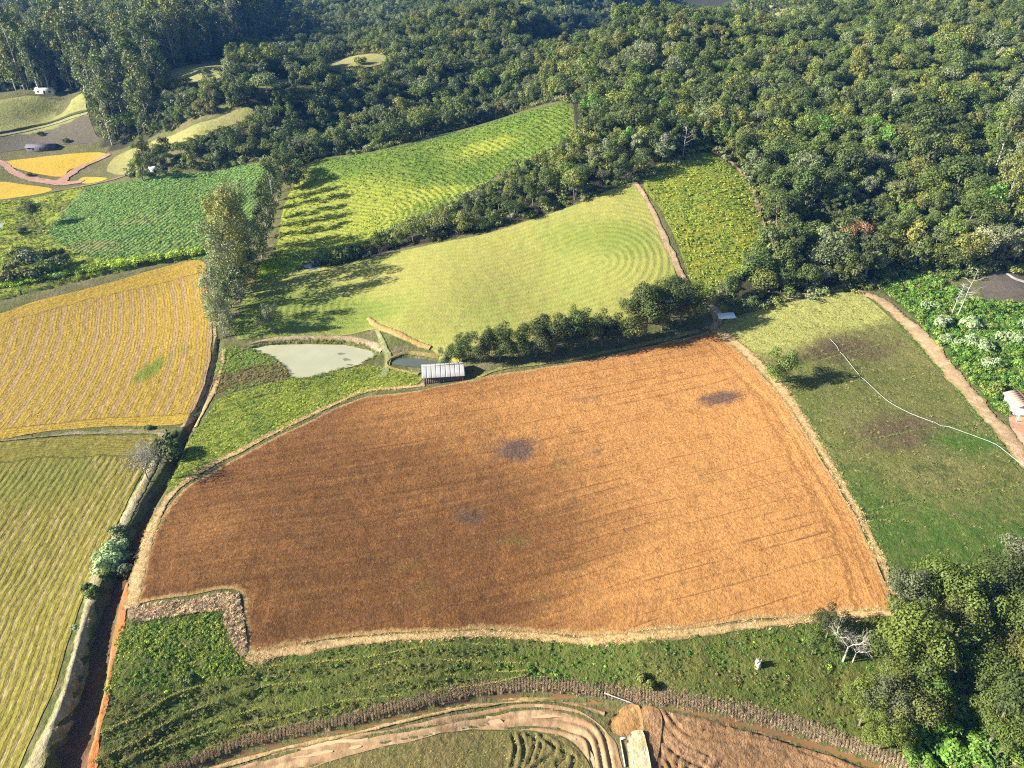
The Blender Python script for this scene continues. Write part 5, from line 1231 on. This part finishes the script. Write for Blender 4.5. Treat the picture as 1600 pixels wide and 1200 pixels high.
tuft_cover('stream_reeds', q, tall_p, [(.215,.16,.115),(.27,.205,.15),(.15,.11,.08),(.14,.13,.05)], (.28, .55), 'purplish dry reeds lining the irrigation stream', weights=[.4,.3,.2,.1])
q = np.concatenate([along(V_LEFT, [3.0,2.2,1.6,1.6], 22), along(V_BOT, [2.6,1.9,1.6,2.0,1.7,1.5], 20), along(V_RIGHT, [4.2,3.4,2.2,1.6], 24), along(V_TOP, [1.0,1.3], 5), along(G(*DB), [1.6,1.4,1.6], 12), along(G((1372,466),(1420,505),(1470,558),(1520,615),(1545,645)), [1.8], 9), along(G((1130,494),(1250,460),(1330,448)), [1.0], 5)])
q = thin(q, .25 + .75 * sstep(.3, .6, vnoise(q[:, 0], q[:, 1], 5, 2)))
tuft_cover('dry_grass', q, grass_p, [(.36,.25,.125),(.29,.20,.10),(.21,.16,.07),(.15,.155,.04)], (.4, 1.1), 'dry straw-coloured grass along the field verges', weights=[.4,.3,.2,.1])
q = fill(PATCH, 9); tuft_cover('dead_grass', q, grass_p, [(.28,.20,.12),(.17,.12,.08),(.36,.27,.17),(.10,.085,.04)], (.5, 1.1), 'grey-brown dead grass on the corner of the ploughed field', zoff=.28)
q = fill(F_BANKGRASS, 2.6)
tuft_cover('bank_grass', q, grass_p, [(.125,.165,.018),(.09,.125,.016),(.165,.18,.024),(.055,.085,.014)], (.7, 1.4), 'bright tufted grass between pond and ploughed field', tint_fn=lambda x, y: np.where(vnoise(x, y, 7, 3) + rng.normal(0, .1, len(x)) > .54, np.where(rng.random(len(x)) < .5, 1, 3), np.where(rng.random(len(x)) < .6, 0, 2)))
q = fill(F_LIMEREED, 2.0); tuft_cover('lime_reeds', q, tall_p, [(.21,.27,.02),(.16,.21,.02)], (.8, 1.4), 'lime green reeds right of the eucalyptus row')
q = along(np.concatenate([POND, POND[:1]]), [2.2], 7); q = q[~inside(POND, q[:, 0], q[:, 1])]; tuft_cover('pond_edge_grass', q, grass_p + tall_p, [(.09,.12,.022),(.14,.16,.03),(.22,.17,.09)], (.4, .9), 'rough grass along the pond edge')
q = fill(F_REEDS, 2.2)
tuft_cover('reeds', q, tall_p + weed_p, [(.13,.19,.03),(.16,.11,.055),(.10,.08,.035),(.12,.15,.03)], (.5, .95), 'green and brown reeds at the left end of the pond', tint_fn=lambda x, y: np.where(line_dist(G((345,600),(400,585),(445,585)), x, y)[0] < 4.5, rng.integers(1, 3, len(x)), np.where(rng.random(len(x)) < .75, 0, 3)))
q = fill(F_LUSH, .55)
tuft_cover('lush_weeds', q, scrub_p, [(.05,.10,.014),(.068,.12,.017),(.034,.07,.012),(.10,.13,.022)], (.6, 1.15), 'lush green scrub right of the sandy track')
q = fill(F_GREEN, .8); q = thin(q, .25 + .75 * (1 - np.clip(green_attrs(q[:, 0], q[:, 1], 0)['m1'], 0, 1)))
tuft_cover('young_crop', q, crop_p, [(.08,.135,.016),(.11,.16,.02),(.05,.095,.013),(.155,.18,.026)], (.4, .85), 'leafy crop plants on the green slope', tint_fn=lambda x, y: np.where(np.clip(green_attrs(x, y, 0)['m1'], 0, 1) + 1.2 * (vnoise(x, y, 18, 3) - .5) + rng.normal(0, .18, len(x)) > .45, np.where(rng.random(len(x)) < .6, 1, 3), np.where(rng.random(len(x)) < .55, 2, 0)))
q = fill(F_CROP, .9); m1 = crop_attrs(q[:, 0], q[:, 1], 0)['m1']; q = thin(q, 1 - .8 * np.clip(m1, 0, 1))
tuft_cover('tall_crop', q, crop_p, [(.095,.165,.042),(.135,.195,.052),(.065,.115,.030),(.16,.18,.05)], (.45, .95), 'leafy tall crop plants on the blue-green field', weights=[.4,.25,.25,.1])
q = fill(F_TRI, .85)
tuft_cover('bushy_crop', q, crop_p, [(.13,.17,.022),(.095,.135,.018),(.19,.185,.026),(.065,.10,.015)], (.45, .95), 'olive bushy crop plants on the triangular field')
q = fill(F_MARSH, .8); q = thin(q, .3 + .7 * vnoise(q[:, 0], q[:, 1], 10, 2))
q = q[~inside(MARSH_POOL, q[:, 0], q[:, 1])]
tuft_cover('marsh_weeds', q, weed_p + tall_p, [(.16,.20,.022),(.11,.15,.022),(.09,.085,.038),(.21,.23,.03)], (.7, 1.6), 'lime and brown marsh plants', weights=[.4,.25,.2,.15])
HEDGE = G((-90,462),(0,448),(60,438),(150,420),(240,405),(312,394))
q = along(HEDGE, [5, 4.5, 3.5, 2.4], 6)
tuft_cover('lime_hedge', q, scrub_p, [(.20,.25,.02),(.16,.21,.02),(.10,.14,.02)], (.8, 1.4), 'lime green unclipped hedge along the top of the yellow field')
q = fill(F_PAST, .75); q = thin(q, .2 + .6 * sstep(.35, .7, vnoise(q[:, 0], q[:, 1], 4, 2)))
tuft_cover('pasture_tussocks', q, grass_p, [(.105,.105,.034),(.08,.09,.026),(.14,.125,.05)], (.6, 1.3), 'grass tussocks of the grazed pasture')
q = np.concatenate([along(G(*p), [w], 26) for p, w in ((((1240,576),(1330,549),(1420,523)), .8), (((1236,619),(1290,605),(1350,591)), .5), (((1300,697),(1380,681),(1450,669),(1540,661)), .9), (((1350,797),(1440,779),(1520,769),(1610,753)), 1.0), (((1350,813),(1400,809)), .6), (((1240,622),(1290,700),(1350,808),(1402,912)), 2.4), (((1400,505),(1480,590),(1530,655),(1590,728)), 1.2))])
tuft_cover('pasture_weeds', q, weed_p + grass_p, [(.05,.09,.016),(.07,.11,.018),(.08,.09,.024)], (.25, .6), 'dark weeds along the furrows and edges of the pasture')
UND = G((1402,930),(1480,890),(1600,900),(1700,880),(1720,1260),(1440,1260),(1420,1190),(1440,1090),(1400,1010))
q = fill(UND, .6); tuft_cover('undergrowth', q, scrub_p, [(.05,.10,.017),(.075,.13,.02),(.04,.07,.016),(.10,.13,.03)], (.5, 1.0), 'green undergrowth below the lower right wood')
# the woodland rim: shrubs filling the forest's edge
rim = np.concatenate([along(np.array(EDGE[10:17]), [5], .8), along(np.array(EDGE[16:26]), [4], 1.0), along(np.array(EDGE[26:34]), [5], 1.0), along(np.array(EDGE[38:52]), [4], .9), along(np.array(EDGE[51:]), [5], 1.0)])
okm = np.ones(len(rim), bool)
for f in open_fields: okm &= ~inside(f, rim[:, 0], rim[:, 1])
tuft_cover('forest_rim_shrubs', rim[okm], scrub_p, [T_MID, T_OLIVE, T_GREY, T_DARK], (.8, 1.7), 'low shrubs filling the rim of the forest')
und = q0_ = fill(FOREST, .05)
u2_, v2_, f2_ = project(und[:, 0], und[:, 1], base_height(und[:, 0], und[:, 1]))
okm = (u2_ > -60) & (u2_ < 1660) & (v2_ > -60)
for f in open_fields: okm &= ~inside(f, und[:, 0], und[:, 1])
tuft_cover('forest_undergrowth', und[okm], scrub_p, [T_MID, T_OLIVE, T_DARK, T_GREY], (1.0, 2.2), 'undergrowth on the floor of the hill forest')
SHADY = G((345,520),(372,490),(395,450),(440,425),(520,415),(560,440),(560,500),(500,525),(420,530))
q = fill(SHADY, .7); tuft_cover('shady_grass', q, grass_p, [(.10,.15,.02),(.14,.17,.03)], (.6, 1.2), 'tufted grass on the shaded slope behind the pond')
q = fill(F_YELLOW, .5); tuft_cover('rice_straw', q, grass_p, [(.40,.27,.05),(.33,.21,.08),(.20,.15,.04)], (.35, .7), 'loose straw tufts on the yellow rice field')
q = fill(F_STUBBLE, 5); tuft_cover('paddy_stubble', q, grass_p, [(.20,.18,.05),(.16,.16,.045),(.26,.21,.09)], (.3, .55), 'stubble tufts on the wet paddy')

# ------------------------------------------------------------------ buildings and small things
def plain(name, c1, c2, sc=1.5, rough=.8, bump=.03, spec=.2):
    M = Mat(name, rough, spec); p = M.n('ShaderNodeTexCoord').outputs['Object']
    M.color(M.mix(M.noise(sc, 4, .65, vec=p), c1, c2)); M.bump(M.noise(8, 3, vec=p), bump); return M.m
WOOD_OLD = plain('weathered_boards', (.085,.062,.055), (.17,.13,.115), 2.0)
ROOF_TIN = plain('pale_cement_sheet', (.30,.30,.29), (.50,.49,.46), .9, .7)
CONCRETE = plain('pale_concrete', (.36,.33,.27), (.52,.47,.38), .8)
WHITEWASH = plain('white_paint', (.50,.50,.48), (.62,.62,.60), 1.0, .6)
TERRA = plain('clay_roof_sun_tone', (.46,.30,.20), (.60,.42,.29), 1.4)  # clay roof with the sun's brightening in its colour
DARKRED = plain('dark_red_wall', (.20,.06,.045), (.28,.09,.06), 1.0)
PLASTIC = plain('white_hose_plastic', (.42,.46,.45), (.55,.58,.56), .5, .4)
SLATE = plain('purple_grey_roof', (.085,.075,.095), (.13,.115,.14), 1.0)
def box_obj(name, dims, mat, parent):
    mb = MB(); mb.box(*dims); return obj(name, mb.mesh(name, mat), parent)
# the shed by the small pond
a, b = G((663,601),(724,593)); d_ = b - a; Ls = float(np.linalg.norm(d_)); rz = math.atan2(d_[1], d_[0])
shed = empty('shed', (a[0], a[1], min(H1(*a), H1(*b)) - .05), rz)
tag(shed, 'low wooden shed with pale sheet roof on the upper edge of the ploughed field', 'shed')
W_, D_ = Ls, 6.2; He, Hr = 2.7, 4.0
n = int(W_ / .55)
plank = {}
for i in range(n):
    x0 = i * W_ / n; k = (i * 7) % 3
    if k not in plank:
        mb = MB(); mb.box(0, W_ / n - .03, 0, .06, -.4, He - .1 - .05 * k); plank[k] = mb.mesh('plank', WOOD_OLD)
    obj('plank', plank[k], shed, (x0, -.02 * ((i * 5) % 3), 0)); obj('plank', plank[k], shed, (x0, D_ - .06 + .02 * (i % 2), 0))
mg = MB(); mg.add([(0,0,0),(0,D_,0),(0,D_,He),(0,D_/2,Hr-.1),(0,0,He),(-.08,0,0),(-.08,D_,0),(-.08,D_,He),(-.08,D_/2,Hr-.1),(-.08,0,He)], [[(0,1,2,3,4),(9,8,7,6,5)], [(0,5,6,1),(1,6,7,2),(2,7,8,3),(3,8,9,4),(4,9,5,0)]])
gm = mg.mesh('gable_wall', plain('sun_tinted_boards', (.42,.36,.30), (.56,.50,.42), 2.0))  # gable boards: sunlight put into the colour as a paler copy
obj('gable_wall', gm, shed, (.09, 0, 0)); obj('gable_wall', gm, shed, (W_, 0, 0))
m = 9
for side in (0, 1):
    for i in range(m):
        mb = MB(); x0, x1 = -.45 + i * (W_ + .9) / m, -.45 + (i + 1) * (W_ + .9) / m + .06
        ns = 5; lift = .004 * (i % 2)
        ys = [-.6, D_ / 2 + .03] if side == 0 else [D_ + .5, D_ / 2 - .03]; zs = [He - .27, Hr]
        V = []; 
        for t in range(ns + 1):
            x = x0 + (x1 - x0) * t / ns; w = .012 if t % 2 else 0
            for (y, z) in zip(ys, zs): V += [(x, y, z + w + lift), (x, y, z + w + lift - .04)]
        F = []
        for t in range(ns):
            o = t * 4; F += [(o, o + 4, o + 6, o + 2), (o + 1, o + 3, o + 7, o + 5), (o, o + 1, o + 5, o + 4), (o + 2, o + 6, o + 7, o + 3)]
        o = ns * 4; F += [(0, 2, 3, 1), (o, o + 1, o + 3, o + 2)]
        mb.add(V, F); obj('roof_panel', mb.mesh('roof_panel', ROOF_TIN), shed)
mb = MB(); mb.tube([(-.45, D_ / 2, Hr + .05), (W_ + .45, D_ / 2, Hr + .05)], .11, 6); obj('ridge_cap', mb.mesh('ridge_cap', ROOF_TIN), shed)
for x in (.12, W_ * .5, W_ - .12):
    box_obj('post', (x - .09, x + .09, -.16, -.04, -.5, He - .15), WOOD_OLD, shed)
# white-roofed shelter at the field corner
g = G((1133,505))[0]; e = empty('shelter', (g[0], g[1], H1(*g)), .12); tag(e, 'small open shelter with bright white roof in the shade where the tracks meet', 'shelter')
mb = MB(); V = [(-2.6,-1.3,2.2),(2.6,-1.3,2.2),(2.6,1.3,2.75),(-2.6,1.3,2.75)]; mb.add(V + [(x, y, z - .06) for x, y, z in V], [(0,1,2,3),(7,6,5,4),(0,4,5,1),(1,5,6,2),(2,6,7,3),(3,7,4,0)])
obj('roof', mb.mesh('roof', plain('white_sheet_roof', (.70,.76,.82), (.80,.84,.88), 1, .5)), e)
pm = MB(); pm.box(-.07, .07, -.07, .07, -.3, 2.25); pme = pm.mesh('post', WOOD_OLD)
for x in (-2.4, 2.4):
    for y in (-1.15, 1.15): obj('post', pme, e, (x, y, 0 if y < 0 else .35))
# small house at the right edge
g = G((1593,650))[0]; e = empty('house', (g[0], g[1], H1(*g)), -.12); e.scale = (.86, .86, .86); tag(e, 'small house with pale clay roof and white porch, cut by the right edge', 'house')
for nm, dm, mt in (('wall', (-1.5, -1.38, 0, 6.5, -.4, 2.7), WHITEWASH), ('wall', (3.2, 3.32, 0, 6.5, -.4, 2.7), DARKRED), ('wall', (-1.38, 3.2, 0, .12, -.4, 2.9), WHITEWASH), ('wall', (-1.38, 3.2, 6.38, 6.5, -.4, 2.9), WHITEWASH)): box_obj(nm, dm, mt, e)
for sx, mt in ((-1, TERRA), (1, plain('clay_roof_shade_tone', (.20,.075,.05), (.28,.11,.075), 1.4))):  # one clay roof, sun and shade painted in: pale left slope, dark right
    for i in range(8):
        y0, y1 = -.4 + i * .95, -.4 + (i + 1) * .95 - .004; mb = MB(); xe = .9 + sx * 2.9
        V = [(.9, y0, 4.1), (.9, y1, 4.1), (xe, y1, 2.6), (xe, y0, 2.6)]; V = V + [(x, y, z - .08) for x, y, z in V]
        mb.add(V, [(0,1,2,3),(7,6,5,4),(0,4,5,1),(1,5,6,2),(2,6,7,3),(3,7,4,0)]); obj('roof_panel', mb.mesh('roof_panel', mt), e)
mb = MB(); V = [(-2.2,-3.0,2.25),(3.4,-3.0,2.25),(3.4,-.42,2.62),(-2.2,-.42,2.62)]; mb.add(V + [(x, y, z - .07) for x, y, z in V], [(0,1,2,3),(7,6,5,4),(0,4,5,1),(1,5,6,2),(2,6,7,3),(3,7,4,0)])
obj('porch_roof', mb.mesh('porch_roof', WHITEWASH), e)
for x in (-2.0, .6, 3.1): box_obj('porch_post', (x - .08, x + .08, -2.9, -2.74, -.4, 2.22), WHITEWASH, e)
box_obj('door', (.2, 1.1, -.05, -.004, 0, 2.1), WOOD_OLD, e)
w = box_obj('window', (1.7, 2.6, -.05, -.004, 1.0, 1.9), WHITEWASH, e); box_obj('pane', (1.76, 2.54, -.07, -.054, 1.06, 1.84), W_DARK, w)
# far farmhouse on the brow of the hill pasture, with cars and poles
def gable_house(px, py, L, D, he, hr, rz, name, label, roofm, wallm, cat='house', wins=3):
    g = G((px, py))[0]; e = empty(name, (g[0], g[1], H1(*g) - .2), rz); tag(e, label, cat)
    for dm in ((-L/2, L/2, 0, .15, -1, he), (-L/2, L/2, D - .15, D, -1, he), (-L/2, -L/2 + .15, .15, D - .15, -1, he), (L/2 - .15, L/2, .15, D - .15, -1, he)): box_obj('wall', dm, wallm, e)
    for s in (0, 1):
        mb = MB(); ye = -.5 if s == 0 else D + .5; V = [(-L/2 - .4, ye, he - .15), (L/2 + .4, ye, he - .15), (L/2 + .4, D/2, hr), (-L/2 - .4, D/2, hr)]
        mb.add(V + [(x, y, z - .1) for x, y, z in V], [(0,1,2,3),(7,6,5,4),(0,4,5,1),(1,5,6,2),(2,6,7,3),(3,7,4,0)]); obj('roof_slope', mb.mesh('roof_slope', roofm), e)
    for i in range(wins):
        x = -L/2 + (i + .5) * L / wins; ww = box_obj('window', (x - .6, x + .6, -.06, -.004, 1.0, 2.1), DARKRED, e); box_obj('pane', (x - .5, x + .5, -.09, -.064, 1.1, 2.0), W_DARK, ww)
    box_obj('door', (-.45, .45, -.055, -.004, 0, 2.1), WOOD_OLD, e)
    return e
gable_house(70, 147, 10.5, 5, 2.4, 3.7, .08, 'farmhouse', 'white farmhouse with long bright roof on the brow of the far hill pasture', WHITEWASH, WHITEWASH)
gable_house(64, 237, 15, 5.5, 2.6, 3.8, .06, 'barn', 'dark purple-grey barn at the foot of the hill pasture, above the far yellow field', SLATE, plain('dark_barn_wall', (.06,.055,.07), (.09,.08,.10), 1), 'barn', 2)
def car(px, py, rz, mat, label):
    g = G((px, py))[0]; e = empty('parked_car', (g[0], g[1], H1(*g)), rz); tag(e, label, 'car')
    mb = MB(); P = [(-2.1,.35),(-2.1,.85),(-1.3,.95),(-.7,1.42),(.75,1.42),(1.4,.95),(2.1,.8),(2.1,.35)]; n = len(P)
    V = [(x, -.85, z) for x, z in P] + [(x, .85, z) for x, z in P]
    mb.add(V, [[tuple(range(n)), tuple(range(2 * n - 1, n - 1, -1))], [(i, i + n, (i + 1) % n + n, (i + 1) % n) for i in range(n)]]); obj('body', mb.mesh('body', mat), e)
    wm = MB(); wm.tube([(0, -.1, 0), (0, .1, 0)], .33, 10); wme = wm.mesh('wheel', DARKTYRE)
    for x in (-1.3, 1.3):
        for y in (-.8, .8): obj('wheel', wme, e, (x, y, .33))
    box_obj('windscreen', (.72, 1.36, -.7, .7, 1.0, 1.3), W_DARK, e)
DARKTYRE = plain('black_rubber', (.02,.02,.02), (.035,.035,.035), 2)
car(108, 143, .1, WHITEWASH, 'white car parked on the grass right of the far farmhouse, nearer one')
car(112, 140.5, .1, plain('silver_paint', (.5,.52,.55), (.55,.57,.6), 1, .3), 'pale car parked behind the white one by the far farmhouse')
def pole(px, py, h, label):
    g = G((px, py))[0]; e = empty('utility_pole', (g[0], g[1], H1(*g))); tag(e, label, 'pole')
    mb = MB(); mb.tube([(0,0,-.5),(0,0,h)], [.17,.12], 8); obj('post', mb.mesh('post', CONCRETE), e); box_obj('crossarm', (-1.0, 1.0, -.06, .06, h - .7, h - .55), CONCRETE, e)
pole(28, 150, 10, 'concrete utility pole left of the far farmhouse, taller one'); pole(40, 147.5, 5.5, 'short concrete pole between tall pole and far farmhouse')
# hut at the edge of the wood behind the tall crop
gable_house(243, 270, 4.0, 3.0, 2.2, 3.0, .5, 'hut', 'tiny hut with white gable beside the bamboo clump', WHITEWASH, WHITEWASH, 'hut', 1)
# hose, pipe
def hose(name, px, r, label, cat, lift=.08, mat=PLASTIC):
    P = smooth_line(G(*px), 1.2); z = height(P[:, 0], P[:, 1]) + .22 + lift + .06 * vnoise(P[:, 0], P[:, 1], 3, 2)
    mb = MB(); mb.tube(np.column_stack([P, z]), r, 6); tag(obj(name, mb.mesh(name, mat, True)), label, cat)
hose('water_hose', ((1296,531),(1305,540),(1320,560),(1340,585),(1362,606),(1385,627),(1410,642),(1440,655),(1470,665),(1500,675),(1530,686),(1555,696),(1580,715),(1602,732)), .04, 'long thin white water hose lying across the pasture', 'hose')
g = G((944,1088),(992,1103)); mb = MB(); P = np.column_stack([np.linspace(g[0], g[1], 6), np.linspace(H1(*g[0]) + .9, H1(*g[1]) + .5, 6)]); mb.tube(P, .075, 7)
tag(obj('water_pipe', mb.mesh('water_pipe', PLASTIC, True)), 'short white pipe spanning the stream beside the causeway', 'pipe')
# causeway and sluice
CW = G((982,1150),(1002,1146),(1010,1170),(1016,1200),(1022,1245),(988,1245),(981,1190),(978,1165))
sheet('causeway', CW, .4, .75, grass_mat('pale_causeway', [(.42,.34,.20),(.50,.42,.28),(.36,.29,.13)], .3, 1.5, .2, spread=.6), 'pale sandy causeway between the two muddy paddies', None, lambda x, y, e: -.7 * (1 - sstep(0, .5, e)) + (vnoise(x, y, 1, 2) - .5) * .12, jit=.1, fade=.01)
RP = G((950,1130),(962,1114),(976,1104),(994,1101),(1002,1118),(1004,1148),(990,1154),(970,1152),(954,1144))
sheet('orange_ramp', RP, .4, .30, grass_mat('orange_fill', [(.30,.165,.06),(.24,.13,.05),(.36,.24,.10)], .3, 1.3, .3, spread=.8), 'orange earth ramp at the head of the causeway', None, lambda x, y, e: -.28 * (1 - sstep(0, 1.6, e)) + (vnoise(x, y, 1, 2) - .5) * .25, jit=.2, fade=.01)
SL = G((1001,1108),(1030,1112),(1034,1150),(1022,1200),(1012,1195),(1006,1150))
sheet('mud_bank', SL, .4, .25, M_MUD, 'brown mud bank right of the causeway', None, lambda x, y, e: (vnoise(x, y, 1, 3) - .5) * .5, fade=.3)
g = G((976,1156))[0]; e = empty('culvert', (g[0], g[1], H1(*g) - .2), .05); tag(e, 'concrete culvert mouth on the left side of the causeway', 'culvert')
for nm, dm in (('headwall', (-.75, .55, -.0, .16, -.5, .75)), ('side_wall', (-.75, -.6, -4.2, -.0, -.6, .35)), ('side_wall', (.45, .6, -4.2, -.0, -.6, .75))): box_obj(nm, dm, CONCRETE, e)
mb = MB(); mb.tube([(-.1, -.05, .1), (-.1, .5, .1)], .32, 10); obj('pipe_mouth', mb.mesh('pipe_mouth', DARKTYRE), e)
# pale broken stump in the weeds
g = G((1183,1042))[0]; e = empty('tree_stump', (g[0], g[1], H1(*g))); tag(e, 'pale broken tree stump overgrown with weeds on the slope', 'stump')
rg = np.random.default_rng(5); mb = MB(); mb.tube([(0,0,-.4),(.05,0,.6),(.0,.1,1.3),(.1,.1,1.6)], [.62,.5,.48,.3], 9); obj('trunk', mb.mesh('stump_trunk', BARK_PALE, True), e)
mb = MB()
for k in range(5):
    a_ = k * 1.26; mb.tube([(math.cos(a_) * .38, math.sin(a_) * .38, 1.2), (math.cos(a_) * .42, math.sin(a_) * .42, 1.75 + .3 * rg.random())], [.14, .03], 4)
obj('splinter', mb.mesh('stump_splinters', BARK_PALE), e)
c_ = obj('creeper', bush_mesh('stump_creeper', 71, 160, .35, .8, 1.2, 5).crown, e); c_.color = (.10, .15, .03, 1)
# gate posts at the corner of the pasture track, single posts along the ditch
pm = MB(); pm.box(-.09, .09, -.09, .09, -.4, 1.5); pme = pm.mesh('fence_post', WOOD_OLD)
for i, (px, py, lb) in enumerate(((165,1016,'lone fence post casting a thin shadow over the orange bank'), (398,438,'pale post beside the eucalyptus row at the meadow gate'), (393,447,'shorter post next to the pale one at the meadow gate'), (1114,517,'fence post at the upper corner of the ploughed field'))):
    g = G((px, py))[0]; o = obj('fence_post', pme, None, (g[0], g[1], H1(*g))); tag(o, lb, 'post')

# ------------------------------------------------------------------ the blue air of the valley
hz = MB(); hz.box(-2350, 2350, -460, 3200, -60, 330)
HM = bpy.data.materials.new('valley_air'); HM.use_nodes = True; ht = HM.node_tree; ht.nodes.clear()
ho = ht.nodes.new('ShaderNodeOutputMaterial'); hv = ht.nodes.new('ShaderNodeVolumePrincipled')
hv.inputs['Color'].default_value = (.10, .34, 1.0, 1); hv.inputs['Density'].default_value = .00008; hv.inputs['Anisotropy'].default_value = .0
ht.links.new(hv.outputs[0], ho.inputs['Volume'])
tag(obj('haze', hz.mesh('haze', HM)), 'thin bluish air filling the whole valley', None, None, 'stuff')
